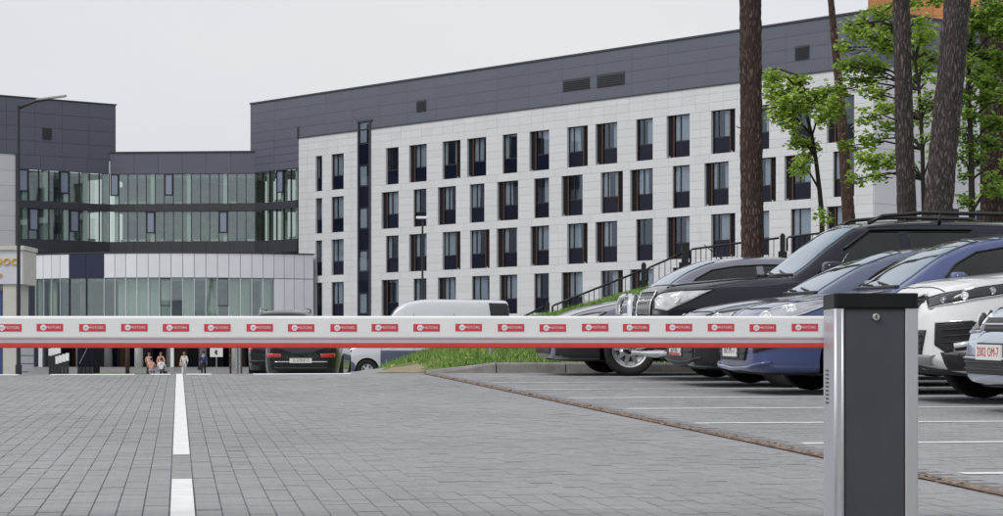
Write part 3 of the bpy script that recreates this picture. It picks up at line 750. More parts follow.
# ---- left wing
LROT = math.atan2(LDIR.y, LDIR.x) + math.pi       # local x runs from far left end to the chamfer corner
lw = empty('office_wing', (C1.x + LDIR.x * 34, C1.y + LDIR.y * 34, GZ), LROT, 'left wing with white panels below a tall slate grey upper wall with one small vent', 'building')
LL = 34.0; ULW = LL - 8.4                          # white part ends at the lamp post column
MB().box((0, .06, 0), (ULW - .05, .35, Z(16.7))).build('wall', 'wall_white', lw)
MB().box((0, .06, Z(16.7)), (LL + .55, 12, Z(TOPZ - .1))).build('attic', 'dark_back', lw)
MB().box((-.08, -.09, Z(TOPZ - .1)), (LL + .62, 12.1, Z(TOPZ))).build('parapet', 'band_dark', lw)
MB().box((ULW - .04, .36, 0), (LL - .3, 5, Z(8.9))).build('lower_wall', 'dark_back', lw)
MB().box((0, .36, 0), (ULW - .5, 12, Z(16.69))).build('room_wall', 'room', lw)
me = unit_panel('clad_white')
for r in range(14):
    for i in range(10, 16):
        w_ = ULW / 16; put(me, 'cladding_panel', lw, (i * w_ + .012, random.uniform(0, .006), .05 + r * 1.19), ((i + 1) * w_ - .012, .055, .05 + (r + 1) * 1.19 - .025))
me = unit_panel('clad_dark')
for r in range(4):
    for i in range(14):
        w_ = (LL + .55) / 14; h4 = (TOPZ - .12 - 16.72) / 4
        put(me, 'attic_panel', lw, (i * w_ + .01, -.03 + random.uniform(0, .006), Z(16.72) + r * h4 + .01), ((i + 1) * w_ - .01, .058, Z(16.72) + (r + 1) * h4 - .01))
for i in range(4):
    w_ = 8.35 / 4; put(me, 'attic_panel', lw, (ULW + i * w_ + .01, -.028, Z(15.6) + .01), (ULW + (i + 1) * w_ - .01, .058, Z(16.71)))
MB().box((ULW, .06, Z(15.62)), (LL - .1, .5, Z(16.69))).build('attic_return', 'dark_back', lw)
MB().box((ULW - .12, -.12, Z(9.)), (ULW + .06, -.031, Z(16.7))).build('corner_trim', 'band_dark', lw)
MB().box((LL - 6.15, -.10, Z(18.05)), (LL - 5.35, -.031, Z(18.95))).build('vent', 'band_dark', lw)
for i in range(5): MB().box((LL - 6.1, -.13, Z(18.1) + i * .17), (LL - 5.4, -.101, Z(18.2) + i * .17)).build('vent_slat', 'steel_dark', lw)

# ---- curved pavilion in front of the link
pv = empty('curved_pavilion', (0, 0, GZ), 0, 'low curved pavilion faced in white panels above a glazed strip', 'building')
RAD = 19.7; HA = R(33.4); YC = 176.0
xc = (172 - CX) / FPX * 178; pc = Vector((xc, YC + RAD))
def arc(t, r=RAD): a = -HA + 2 * HA * t; return Vector((pc.x + r * math.sin(a), pc.y - r * math.cos(a)))
def arc_block(mb, t0, t1, z0, z1, r0, r1, n=1):
    po = [arc(t0 + (t1 - t0) * i / n, r0) for i in range(n + 1)]; pi = [arc(t0 + (t1 - t0) * i / n, r1) for i in range(n + 1)]
    mb.prism([(v.x, v.y) for v in po] + [(v.x, v.y) for v in reversed(pi)], z0, z1)
NP = 28; ZT, ZM, ZL = 8.66, 6.72, 3.15
def t_px(px):
    lo, hi = 0, 1
    for _ in range(40):
        m_ = (lo + hi) / 2; v = arc(m_)
        if CX + v.x / v.y * FPX < px: lo = m_
        else: hi = m_
    return lo
tn0, tn1 = t_px(69), t_px(104); tgl = t_px(274)
MB_ = MB(); arc_block(MB_, 0, 1, Z(ZM) + .01, Z(ZT) - .03, RAD - .06, RAD - .35, 28); MB_.build('band_wall', 'pod_gap', pv)
mb = MB(); arc_block(mb, -.004, 1.004, Z(ZT) - .02, Z(ZT) + .06, RAD + .06, RAD - 12, 28); mb.build('roof', 'band_dark', pv)
mb = MB(); arc_block(mb, 0, 1, Z(ZL) - .25, Z(ZL), RAD + .02, RAD - 7.4, 28); mb.build('canopy_slab', 'pod_gap', pv)
mb = MB(); arc_block(mb, 0, 1, Z(ZL) + .01, Z(ZT) - .04, RAD - 5, RAD - 5.3, 28); mb.build('hall_wall', 'room_green', pv)
mb = MB(); arc_block(mb, tgl, 1, Z(ZL) + .01, Z(ZM), RAD - .06, RAD - .35, 8); mb.build('side_wall', 'pod_gap', pv)
mb = MB(); arc_block(mb, 0, tgl, Z(ZM) - .2, Z(ZM) - .02, RAD - .36, RAD - 5, 20); mb.build('hall_ceiling', 'room_floor', pv)
left_n, mid_n = 4, None
def cols(t0, t1, w_):
    k = max(1, round((t1 - t0) / w_)); return [(t0 + (t1 - t0) * i / k, t0 + (t1 - t0) * (i + 1) / k) for i in range(k)]
cs = cols(0, tn0, 1 / 27) + [(tn0, (tn0 + tn1) / 2), ((tn0 + tn1) / 2, tn1)] + cols(tn1, tgl, 1 / 26) + cols(tgl, 1, 1 / 27)
for i, (a, b) in enumerate(cs):
    e = (b - a) * .025; nav = a >= tn0 - 1e-6 and b <= tn1 + 1e-6
    mb = MB(); arc_block(mb, a + e, b - e, Z(ZM) + .04, Z(ZT) - .06, RAD + (.02 if nav else 0), RAD - .055); mb.build('facade_panel', 'pod_navy' if nav else 'pod_white', pv)
    if a >= tgl - 1e-6:
        mb = MB(); arc_block(mb, a + e, b - e, Z(ZL) + .04, Z(ZM) - .02, RAD, RAD - .055); mb.build('facade_panel', 'pod_white', pv)
    else:
        mb = MB(); arc_block(mb, a + e, b - e, Z(ZL) + .04, Z(ZM) - .02, RAD - .10, RAD - .115); mb.build('pane', 'pane_green', pv)
        mb = MB(); arc_block(mb, a - e, a + e, Z(ZL), Z(ZM) + .02, RAD - .02, RAD - .16); mb.build('mullion', 'alu_light' if not nav else 'frame', pv)
        if i in (7, 8, 11, 16):
            if i in (11, 16):
                z00 = Z(ZM) - 2.15
                mb = MB(); arc_block(mb, a + e, a + 3 * e, z00, Z(ZM) - .03, RAD - .01, RAD - .09); arc_block(mb, b - 3 * e, b - e, z00, Z(ZM) - .03, RAD - .01, RAD - .09)
                arc_block(mb, a + 3 * e, b - 3 * e, z00, z00 + .07, RAD - .01, RAD - .09); arc_block(mb, a + 3 * e, b - 3 * e, Z(ZM) - .1, Z(ZM) - .03, RAD - .01, RAD - .09)
                mb.build('opening_sash', 'frame', pv)
        if nav:
            mb = MB(); arc_block(mb, a + e, b - e, Z(ZL) + .05, Z(ZM) - .21, RAD - 3.2, RAD - 3.3); mb.build('timber_screen', 'wood_room', pv)
        elif random.random() < .45:
            mb = MB(); arc_block(mb, a + e, b - e, Z(ZL) + .05, Z(ZM) - .21, RAD - .7, RAD - .74); mb.build('roller_blind', 'column', pv)
# ground floor set back behind round columns
for k in range(9):
    t = .04 + .115 * k; v = arc(t, RAD - 1.2)
    mb = MB(); mb.lathe([(.0, 0), (.33, 0), (.33, Z(ZL) - .26)], 16, Matrix.Translation((v.x, v.y, 0))); mb.build('entrance_column', 'steel' if k % 3 else 'column', pv, smooth=True)
for i in range(20):
    a, b = i / 20, (i + 1) / 20
    mb = MB(); arc_block(mb, a + .001, b - .001, .02, Z(ZL) - .26, RAD - 4.0, RAD - 4.04); mb.build('entrance_glazing', 'spandrel' if i % 5 else 'frame_wood', pv)
    mb = MB(); arc_block(mb, a - .001, a + .001, .02, Z(ZL) - .26, RAD - 3.92, RAD - 4.1); mb.build('mullion', 'frame', pv)
# side walls of the pavilion
for t in (0, 1):
    a = arc(t, RAD - .36); b = Vector((a.x + (0.1 if t else -.1), a.y + 7)); mb = MB(); q = [(a.x, a.y), (a.x + .3 * (-1 if t else 1), a.y), (b.x + .3 * (-1 if t else 1), b.y), (b.x, b.y)]
    mb.prism(q, 0, Z(ZT) - .03); mb.build('return_wall', 'pod_white', pv)

# ---- shop kiosk at the left edge
KY = 118.0
kz = fz(KY)
c0 = P(22.5, 372, KY); kio = empty('shop_pavilion', (c0.x, c0.y, kz - .05), 0, 'beige corner shop with grey sign band and yellow lettering', 'shop')
ztop = P(22, 249, KY).z - kz; zb0 = P(22, 252, KY).z - kz; zb1 = P(22, 283, KY).z - kz
MB().box((-12, .5, 0), (-.35, 3.2, zb1)).build('wall', 'beige', kio)
MB().box((-12, 0, zb1), (0, 3.3, ztop)).build('sign_band', 'sign_grey', kio)
MB().box((-12.1, -.1, ztop + .002), (.1, 3.4, ztop + .22)).build('roof_edge', 'beige', kio)
MB().prism([(.004, 0.02), (.05, .02), (.05, 3.28), (.004, 3.28)], zb1, ztop - .05).build('side_fascia', 'beige', kio)
for x0, x1 in ((-1.02, -.36),): MB().box((x0, .1, 0), (x1, .498, zb1 - .002)).build('pilaster', 'beige', kio)
for i in range(5): MB().box((-7.2 + i * 1.22, .3, .3), (-7.2 + (i + 1) * 1.22 - .06, .497, zb1 - .3)).build('shop_window', 'blue_glass', kio)
for i in range(6):
    MB().box((-.349, .502, .02 + i * .42), (-.05, 3.1, .02 + (i + 1) * .42 - .04)).build('stone_course', 'sign_grey', kio)
text_mesh('ECOOO', .52, 'yellow_sign', kio, 'sign_lettering', (-.22, -.04, P(10, 261, KY).z - kz), (R(90), 0, 0), .03, 'RIGHT', 1.0, .25)
text_mesh('o', .4, 'yellow_sign', kio, 'sign_lettering', (-1.06, -.04, P(10, 273.5, KY).z - kz), (R(90), 0, 0), .03, 'RIGHT', 1.0, .2)

# ---- orange block far behind the wing
ob0 = P(868, 357, 215)
ob = empty('orange_block', (ob0.x, 215, GZ), R(-14), 'orange clad block rising behind the slate grey attic', 'building')
MB().box((0, 0, 0), (36, 14, 46)).build('wall', mat('orange_joint', (.28, .13, .06), .9), ob)
me = unit_panel('orange_brick')
for r in range(8):
    for i in range(12): put(me, 'cladding_panel', ob, (i * 3 + .02, -.05, 31.5 + r * .95 + .02), ((i + 1) * 3 - .02, .0 - .002, 31.5 + (r + 1) * .95 - .02))
for r in range(9):
    for i in range(9):
        fr = MB().box((1.2 + i * 3.8, -.06, 1.2 + r * 3.2), (3.0 + i * 3.8, -.003, 3.2 + r * 3.2)).build('window', 'frame', ob)

# ================================================================ CARS
def catmull(pts, sub=4):
    out = []
    n = len(pts)
    for i in range(n - 1):
        p0 = pts[max(i - 1, 0)]; p1 = pts[i]; p2 = pts[i + 1]; p3 = pts[min(i + 2, n - 1)]
        for k in range(sub):
            t = k / sub
            out.append(tuple(.5 * ((2 * b) + (-a + c) * t + (2 * a - 5 * b + 4 * c - d) * t * t + (-a + 3 * b - 3 * c + d) * t ** 3) for a, b, c, d in zip(p0, p1, p2, p3)))
    out.append(tuple(pts[-1])); return out
class Car:
    """local frame: x from the nose to the tail, -y the side that faces the camera in the bays, z up"""
    def __init__(s, name, label, cat, mtx, sp, group=None):
        s.root = empty(name, label=label, cat=cat, group=group); s.root.matrix_world = mtx; s.sp = sp
        s.L = sp['L']; s.W = sp['W'] / 2
        s.body()
    def body(s):
        sp = s.sp; L, W = s.L, s.W
        fzt = pchip(sp['top']); fzs = pchip(sp['belt']); fw = pchip([(a, b * W) for a, b in sp['plan']]); fwu = pchip([(a, b * W) for a, b in sp['upper']])
        fzb = pchip(sp['bottom']); fdr = pchip(sp['drop'])
        def section(x):
            w_, zt, wu, zb = fw(x), fzt(x), fwu(x), fzb(x); zs = min(fzs(x), zt - .03); dr = min(fdr(x), (zt - zs) * .7)
            wu = min(wu, w_ * .93)
            zu = zt - dr; h = zs - zb
            pts = [(0, zb), (w_ * .72, zb), (w_ * .92, zb + .03), (w_ * .965, zb + h * .16), (w_ * .985, zb + h * .38), (w_, zb + h * .60), (w_ * .992, zb + h * .80), (w_ * .972, zs - h * .06), (w_ * .945, zs)]
            hi = max(0, zu - zs)
            b = min(1, hi / .25)
            pts += [(w_ * .945 + (wu - w_ * .945) * (.12 + .06 * b) , zs + hi * .10), (w_ * .945 + (wu - w_ * .945) * .52 + .012 * b, zs + hi * .55), (wu + (w_ * .945 - wu) * .12, zs + hi * .90), (wu * .93, zu + dr * .28), (wu * .66, zu + dr * .74), (wu * .33, zt - dr * .04), (0, zt)]
            return catmull(pts, 4)
        xs = sorted(set([round(L * i / 130, 4) for i in range(131)] + [.01, .02, .04, .06, L - .01, L - .02, L - .05]))
        rings = []
        def ring(sec, x, sc=1.0, dx=0.0):
            zc = (sec[0][1] + sec[-1][1]) * .5 - .02
            left = [(x + dx, -a * sc, zc + (z - zc) * sc) for a, z in sec]; right = [(x + dx, a * sc, zc + (z - zc) * sc) for a, z in sec[-2:0:-1]]
            return left + right
        bf, br = sp.get('bulge', (.07, .05))
        s0 = section(xs[0]); s1 = section(xs[-1])
        for sc in (.02, .15, .3, .45, .6, .72, .82, .9, .955, .985): rings.append(ring(s0, 0, sc, -bf * math.sqrt(1 - sc * sc)))
        for x in xs: rings.append(ring(section(x), x))
        for sc in (.985, .955, .9, .82, .7, .5, .3, .15, .02): rings.append(ring(s1, L, sc, br * math.sqrt(1 - sc * sc)))
        n = len(rings[0]); vs = [v for r in rings for v in r]; fs = []
        for i in range(len(rings) - 1):
            for k in range(n): fs.append((i * n + k, (i + 1) * n + k, (i + 1) * n + (k + 1) % n, i * n + (k + 1) % n))
        fs += [tuple(range(n)), tuple(reversed(range((len(rings) - 1) * n, len(rings) * n)))]
        bm = bmesh.new(); bv = [bm.verts.new(v) for v in vs]
        for f in fs: bm.faces.new([bv[i] for i in f])
        bmesh.ops.recalc_face_normals(bm, faces=bm.faces); bm.normal_update()
        s.bvh = BVHTree.FromBMesh(bm)
        # wheel arches
        r_a = sp['wr'] + sp.get('arch', .055)
        for xw in sp['wheels']:
            inside = lambda c: (c.x - xw) ** 2 + (c.z - sp['wr']) ** 2 < r_a ** 2
            dele = [f for f in bm.faces if abs(f.calc_center_median().y) > W * .55 and inside(f.calc_center_median()) and f.calc_center_median().z < sp['wr'] + r_a]
            ring_v = set(v for f in dele for v in f.verts)
            bmesh.ops.delete(bm, geom=dele, context='FACES')
            for v in ring_v:
                if v.is_valid and len(v.link_faces):
                    d = Vector((v.co.x - xw, 0, v.co.z - sp['wr']))
                    if d.length > .05 and abs(v.co.y) > W * .6 and d.z > -sp['wr'] * .55:
                        k = r_a / d.length; v.co.x = xw + d.x * k; v.co.z = sp['wr'] + d.z * k
        me = bpy.data.meshes.new('body'); bm.to_mesh(me); bm.free()
        me.polygons.foreach_set('use_smooth', [True] * len(me.polygons))
        s.bodyo = obj('body', me, sp['paint'], s.root)
        for xw in sp['wheels']:
            for sg in (-1, 1):
                mb = MB(); nn = 22; rr = r_a + .015; pr = []
                for i in range(nn + 1):
                    t = math.pi * (-.12 + 1.24 * i / nn); pr.append((xw + rr * math.cos(t), sp['wr'] + rr * math.sin(t)))
                y0, y1 = sg * (W * .94), sg * (W * .45)
                mb.add([(x, y0, z) for x, z in pr] + [(x, y1, z) for x, z in pr], [(i, i + 1, nn + 2 + i, nn + 1 + i) for i in range(nn)] + [tuple(range(nn + 1, 2 * nn + 2))])
                mb.build('wheel_arch', 'rim_dark', s.root)
                s.wheel(xw, sg * (W - sp.get('tw', .21) / 2 - .012), sg)
    def wheel(s, xw, y, sg):
        sp = s.sp; r = sp['wr']; tw = sp.get('tw', .21); rim = r * sp.get('rimf', .66)
        mt = Matrix.Translation((xw, y, r)) @ Matrix.Rotation(-R(90) * sg, 4, 'X')      # +z of the lathe points outwards
        mb = MB(); hw = tw / 2
        mb.lathe([(rim * .98, hw * .35), (rim, hw * .5), (rim * .97, hw * .3), (rim * .90, hw * .05), (rim * .55, -hw * .35), (rim * .25, -hw * .3), (0.001, -hw * .3)], 36, mt)
        ns = sp.get('spokes', 5); sw = sp.get('spoke_w', .055)
        for k in range(ns):
            q = mt @ Matrix.Rotation(2 * math.pi * k / ns + .3, 4, 'Z')
            v = [(rim * .10, -sw * .7, hw * .35), (rim * .95, -sw * .5, hw * .22), (rim * .95, sw * .5, hw * .22), (rim * .10, sw * .7, hw * .35)]
            v2 = [(a, b * 1.25, c - .035) for a, b, c in v]
            mb.add([q @ Vector(p) for p in v + v2], [(0, 1, 2, 3), (4, 5, 1, 0), (5, 6, 2, 1), (6, 7, 3, 2), (7, 4, 0, 3)])
        mb.lathe([(.001, hw * .45), (rim * .18, hw * .42), (rim * .22, hw * .2)], 18, mt)
        mb.lathe([(rim * .86, hw * .12), (rim * .90, hw * .40), (rim * 1.0, hw * .52)], 36, mt)
        o = mb.build('wheel', 'rim', s.root, smooth=False)
        tb = MB(); tb.lathe([(rim * .97, hw * .42), (rim * 1.04, hw * .86), (r * .90, hw * 1.0), (r * .965, hw * .92), (r, hw * .62), (r, -hw * .62), (r * .965, -hw * .92), (r * .9, -hw), (rim * 1.0, -hw * .8)], 40, mt)
        tb.build('tyre', 'tyre', o, smooth=True)
        db = MB(); db.lathe([(rim * .55, -hw * .28), (.001, -hw * .2)], 20, mt); db.build('brake_disc', 'steel_dark', o)
    def hit(s, p, d, off):
        d = Vector(d).normalized(); p = Vector(p); r = s.bvh.ray_cast(p - d * 9, d)
        if r[0] is None: r = s.bvh.find_nearest(p)
        return r[0] - d * (off + .003)
    def patch(s, name, pts, d, m, off=.004, parent=None, sub=4, mirror=False, edge=.02):
        """a sheet that hugs the body: outline points pushed onto it along d, with a turned-in rim"""
        out = []
        for sg in ((1, -1) if mirror else (1,)):
            dd = Vector((d[0], d[1] * sg, d[2])).normalized(); pp = [Vector((p[0], p[1] * sg, p[2])) for p in pts]
            dense = []
            for i, p in enumerate(pp):
                q = pp[(i + 1) % len(pp)]; k = max(1, int((q - p).length / .04))
                dense += [p.lerp(q, j / k) for j in range(k)]
            base = [p - dd * p.dot(dd) for p in dense]
            bm = bmesh.new(); vv = [bm.verts.new(p) for p in base]
            try: bm.faces.new(vv)
            except ValueError: bm.free(); continue
            bmesh.ops.triangulate(bm, faces=bm.faces[:])
            for _ in range(sub):
                es = [e for e in bm.edges if e.calc_length() > .045]
                if es: bmesh.ops.subdivide_edges(bm, edges=es, cuts=1); bmesh.ops.triangulate(bm, faces=bm.faces[:])
            for v in bm.verts: v.co = s.hit(v.co, dd, off)
            bmesh.ops.recalc_face_normals(bm, faces=bm.faces); bm.normal_update()
            tot = Vector((0, 0, 0))
            for f in bm.faces: tot += f.normal * f.calc_area()
            if tot.dot(dd) > 0: bmesh.ops.reverse_faces(bm, faces=bm.faces)
            bd = [e for e in bm.edges if e.is_boundary]
            r = bmesh.ops.extrude_edge_only(bm, edges=bd)
            for v in [g_ for g_ in r['geom'] if isinstance(g_, bmesh.types.BMVert)]: v.co += dd * edge
            me = bpy.data.meshes.new(name); bm.to_mesh(me); bm.free()
            me.polygons.foreach_set('use_smooth', [len(p_.vertices) == 3 for p_ in me.polygons])
            out.append(obj(name, me, m, parent or s.root))
        return out[0] if out and not mirror else out
    def strip(s, name, pts, d, width, m, off=.005, closed=False, parent=None, mirror=False):
        for sg in ((1, -1) if mirror else (1,)):
            dd = Vector((d[0], d[1] * sg, d[2])).normalized(); pp = [Vector((p[0], p[1] * sg, p[2])) for p in pts]
            if closed: pp = pp + [pp[0]]
            den = []
            for p, q in zip(pp[:-1], pp[1:]):
                k = max(1, int((q - p).length / .06)); den += [p.lerp(q, j / k) for j in range(k)]
            den.append(pp[-1])
            hp = [s.hit(p, dd, off) for p in den]
            MBx = MB(); MBx.tube(hp, width / 2, 6); MBx.build(name, m, parent or s.root, smooth=True)
    def bars(s, pts_list, d, width, m, name, off=.01, parent=None):
        for pts in pts_list: s.strip(name, pts, d, width, m, off, parent=parent)
    def plate(s, z, text, ink, y=0.0, rear=False, w_=.52, flag=False):
        d = (-1, 0, 0) if rear else (1, 0, 0)
        h = s.hit((0, y, z), d, .02); o = MB().box((h.x - .008, y - w_ / 2, z - .056), (h.x + .008, y + w_ / 2, z + .056)).build('number_plate', 'plate', s.root)
        hold = MB().box((h.x + (.009 if not rear else -.03), y - w_ / 2 - .012, z - .068), (h.x + (.03 if not rear else -.009), y + w_ / 2 + .012, z + .068)).build('plate_holder', 'trim', s.root)
        sx = -1 if rear else 1
        text_mesh(text, .098, ink, o, 'plate_lettering', (h.x - .0095 * sx, y, z), (R(90), 0, R(-90) * sx), .0006, 'CENTER', .98)
        if flag: MB().box((h.x - .0102, y - w_ / 2 + .01, z - .054), (h.x - .0082, y + w_ / 2 - .01, z - .03)).build('plate_strip', 'plate_red', o)
    def mirrors(s, x, z, m, size=(.11, .10, .075), y=None):
        for sg in (-1, 1):
            mb = MB(); yy = (y or s.W + .10) * sg; nu, nv = 16, 10; vs = []
            for i in range(nv + 1):                    # a rounded box that bulges forwards
                ph = -math.pi / 2 + math.pi * i / nv
                for k in range(nu):
                    t = 2 * math.pi * k / nu; pw = lambda q: math.copysign(abs(q) ** .55, q)
                    a, b, e = pw(math.cos(ph)) * pw(math.cos(t)), pw(math.cos(ph)) * pw(math.sin(t)), pw(math.sin(ph))
                    vs.append((x + a * size[0] * (.75 if a < 0 else .35), yy + b * size[1] * 1.1, z + e * size[2] * (1 - .12 * sg * b)))
            mb.add(vs, [(i * nu + k, i * nu + (k + 1) % nu, (i + 1) * nu + (k + 1) % nu, (i + 1) * nu + k) for i in range(nv) for k in range(nu)])
            mb.tube([(x + .03, (s.W - .12) * sg, z - size[2] * .75), (x + .01, yy - .04 * sg, z - size[2] * .6)], [.03, .028], 8)
            o = mb.build('wing_mirror', m, s.root, smooth=True)
            MB().box((x + size[0] * .352, yy - size[1] * .8, z - size[2] * .7), (x + size[0] * .37, yy + size[1] * .8, z + size[2] * .7)).build('mirror_glass', 'chrome', o)
    def headlight(s, pts, d, lamps, rim=True, lens='lens', drl=None, rimw=.016):
        for sg in (1, -1):
            pp = [(a, b * sg, c) for a, b, c in pts]; dd = (d[0], d[1] * sg, d[2])
            o = s.patch('headlight', pp, dd, lens, .006)
            if rim: s.strip('lamp_surround', pp, dd, rimw, 'chrome' if rim == 'chrome' else 'trim', .008, True, o)
            for (x, y, z, r, m) in lamps:
                c = s.hit((x, y * sg, z), dd, .004); dv = Vector(dd).normalized()
                q = (-dv).to_track_quat('Z', 'Y').to_matrix().to_4x4()
                mb = MB(); mb.lathe([(r, -.01), (r, .006), (r * .8, .008), (r * .72, .003), (r * .4, .006), (.001, .008)], 18, Matrix.Translation(c) @ q); mb.build('lamp', m, o, smooth=True)
            if drl: s.strip('daylight_strip', [(a, b * sg, c) for a, b, c in drl], dd, .018, 'lamp_white', .012, False, o)

def undertray(c):
    W, L = c.W, c.L
    c.patch('undertray', [(.10, -W * .70, 0), (.5, -W * .86, 0), (L - .5, -W * .86, 0), (L - .5, W * .86, 0), (.5, W * .86, 0), (.10, W * .70, 0), (.03, 0, 0)], (0, 0, 1), 'black', .006, sub=3, edge=.005)
def place(a, b, yaw=0.0):
    return PAVE @ Matrix.Translation((a, b, 0.004)) @ Matrix.Rotation(yaw, 4, 'Z')
SD = (0, 1, 0); FD = (1, 0, 0)                    # towards the near flank, towards the nose
def sedan(L, W, H, hood, cowl, cz, roof0, roof1, tail, tz, paint_, **k):
    sp = dict(L=L, W=W, paint=paint_, wr=k.get('wr', .32), wheels=k['wheels'],
        top=[(0, hood - .20), (.05, hood - .10), (.16, hood - .02), (.40, hood + (cz - hood) * .30), (cowl * .7, hood + (cz - hood) * .72), (cowl, cz), (cowl + .12, cz + .07), (cowl + (roof0 - cowl) * .6, cz + (H - cz) * .66), (roof0, H - .05), (roof0 + .45, H - .004), ((roof0 + roof1) / 2 + .15, H), (roof1, H - .045), (tail - .2, tz + .09 + (H - tz) * .14), (tail, tz + .02), (L - .25, tz), (L, tz - .10)],
        belt=[(0, hood - .28), (.08, hood - .16), (.3, hood - .07), (cowl * .8, cz - .10), (cowl + .1, cz - .06), (roof0, cz - .035), (roof1, cz + .02), (tail, min(tz - .02, cz + .04)), (L, tz - .16)],
        plan=k.get('plan', [(0, .77), (.04, .835), (.11, .90), (.28, .955), (.6, .985), (1.1, 1.0), (L - 1.2, 1.0), (L - .5, .965), (L - .15, .90), (L, .80)]),
        upper=[(0, .45), (.1, .58), (.4, .72), (cowl * .8, .80), (cowl + .05, .82), (cowl + (roof0 - cowl) * .6, .72), (roof0 + .1, .655), (roof1, .63), (tail, .68), (L, .55)],
        drop=[(0, .05), (.5, .035), (cowl, .03), (roof0, .06), (roof1, .06), (tail, .04), (L, .03)],
        bottom=[(0, .215), (.12, .19), (.5, .185), (L - .5, .20), (L, .32)], bulge=(.055, .05), spokes=k.get('spokes', 5), spoke_w=k.get('spoke_w', .055), rimf=k.get('rimf', .66))
    return sp
def greenhouse(c, cowl, cz, roof0, H, roof1, tail, tz, bpill, trim='trim', quarter=True):
    """windscreen, side glass, pillars, rear window as sheets on the cabin"""
    W = c.W
    c.patch('windscreen', [(cowl + .05, -W * .70, 0), (cowl + .02, -W * .35, 0), (cowl + .01, 0, 0), (cowl + .02, W * .35, 0), (cowl + .05, W * .70, 0), (roof0 - .03, W * .56, 0), (roof0 + .0, 0, 0), (roof0 - .03, -W * .56, 0)], (0, 0, -1), 'wglass', .006)
    c.strip('windscreen_trim', [(cowl + .05, -W * .72, 0), (cowl + .02, -W * .35, 0), (cowl + .005, 0, 0), (cowl + .02, W * .35, 0), (cowl + .05, W * .72, 0)], (0, 0, -1), .03, 'trim', .006)
    for y in (-.45, .10):
        c.strip('wiper', [(cowl + .035, W * y, 0), (cowl + .09, W * (y + .55), 0)], (0, 0, -1), .018, 'trim', .016)
    z0 = cz + .005; zt = H - .115
    a0 = cowl + (roof0 - cowl) * .75
    arcp = [(cowl + .40, 0, z0 + .03), (a0 - .10, 0, cz + (H - cz) * .42), (a0 + .12, 0, cz + (H - cz) * .64), (roof0 + .20, 0, zt - .02), (roof0 + .55, 0, zt), (bpill + .35, 0, zt), (roof1 - .1, 0, zt - .05), (tail - .62, 0, z0 + .22), (tail - .48, 0, z0 + .12), (tail - .60, 0, z0 + .07), (bpill, 0, z0 + .045)]
    up = [p for p in arcp[:6] if p[0] < bpill - .06]
    c.patch('side_window', [(bpill - .05, 0, z0 + .045)] + up[:1] + up[1:] + [(bpill - .05, 0, zt)], SD, 'cglass', .005, mirror=True)
    c.patch('side_window', [(bpill + .04, 0, z0 + .05), (bpill + .04, 0, zt), (roof1 - .1, 0, zt - .05), (tail - .62, 0, z0 + .22), (tail - .48, 0, z0 + .12), (tail - .60, 0, z0 + .07)], SD, 'cglass', .005, mirror=True)
    c.strip('window_trim', arcp, SD, .020, trim, .006, True, mirror=True)
    c.patch('rear_window', [(roof1 + .12, -W * .52, 0), (roof1 + .12, W * .52, 0), (tail - .04, W * .58, 0), (tail - .04, -W * .58, 0)], (0, 0, -1), 'cglass', .006)
def seams(c, cowl, roof0, bpill, cz, hood, hoodw=.70):
    W = c.W
    pts = [(.22, -W * .60, 0), (.5, -W * hoodw, 0), (cowl * .8, -W * (hoodw + .06), 0), (cowl - .02, -W * (hoodw + .06), 0)]
    c.strip('bonnet_gap', pts, (0, 0, -1), .006, 'trim', .000, mirror=True)
    c.strip('bonnet_gap', [(.20, -W * .60, 0), (.15, -W * .3, 0), (.13, 0, 0), (.15, W * .3, 0), (.20, W * .60, 0)], (0, 0, -1), .010, 'trim', .001)
    x0 = cowl + .22
    c.strip('door_gap', [(x0, 0, .30), (x0 - .05, 0, .7), (x0 + .05, 0, cz - .02)], SD, .010, 'trim', .001, mirror=True)
    c.strip('door_gap', [(bpill - .02, 0, .30), (bpill, 0, cz)], SD, .010, 'trim', .001, mirror=True)
    c.strip('door_handle', [(bpill - .26, 0, cz - .12), (bpill - .08, 0, cz - .11)], SD, .03, c.sp['paint'], .018, mirror=True)

# ---- silver-lilac saloon, the farthest bay
s = sedan(4.75, 1.84, 1.50, .755, 1.22, .99, 2.10, 3.35, 4.35, 1.10, 'p_silver', wheels=(.92, 3.75), wr=.33, spokes=9, spoke_w=.04, rimf=.70)
c = Car('parked_car', 'silver lilac saloon with bright multi-spoke wheel, beside the grass bank', 'car', place(4.62, 28.85), s, 'cars parked nose-in to the lane')
greenhouse(c, 1.22, .99, 2.10, 1.50, 3.35, 4.35, 1.10, 2.62, 'trim'); seams(c, 1.22, 2.10, 2.62, .99, .76)
c.headlight([(.05, -.48, .60), (.10, -.62, .70), (.40, -.82, .78), (.62, -.88, .79), (.40, -.84, .66), (.14, -.70, .57)], (.55, .80, -.12), [(.10, -.64, .63, .035, 'lamp_white'), (.25, -.76, .68, .035, 'lamp_white')], True)
c.patch('grille', [(0, -.38, .62), (0, .38, .62), (0, .30, .50), (0, -.30, .50)], FD, 'trim', .008)
c.patch('lower_intake', [(0, -.62, .42), (0, .62, .42), (0, .55, .27), (0, -.55, .27)], FD, 'trim', .008)
c.patch('bumper_skirt', [(.02, -.70, .40), (.30, -.86, .40), (.53, -.9, .36), (.53, -.9, .22), (.2, -.8, .22), (.05, -.62, .25)], (.45, .9, 0), 'trim', .006, mirror=True)
undertray(c); c.plate(.46, '7314 BE-7', 'plate_black'); c.mirrors(1.72, 1.06, 'p_silver')
MB().tube([(2.3, 0, 1.47), (2.05, 0, 1.66)], [.012, .005], 6).build('aerial', 'trim', c.root)

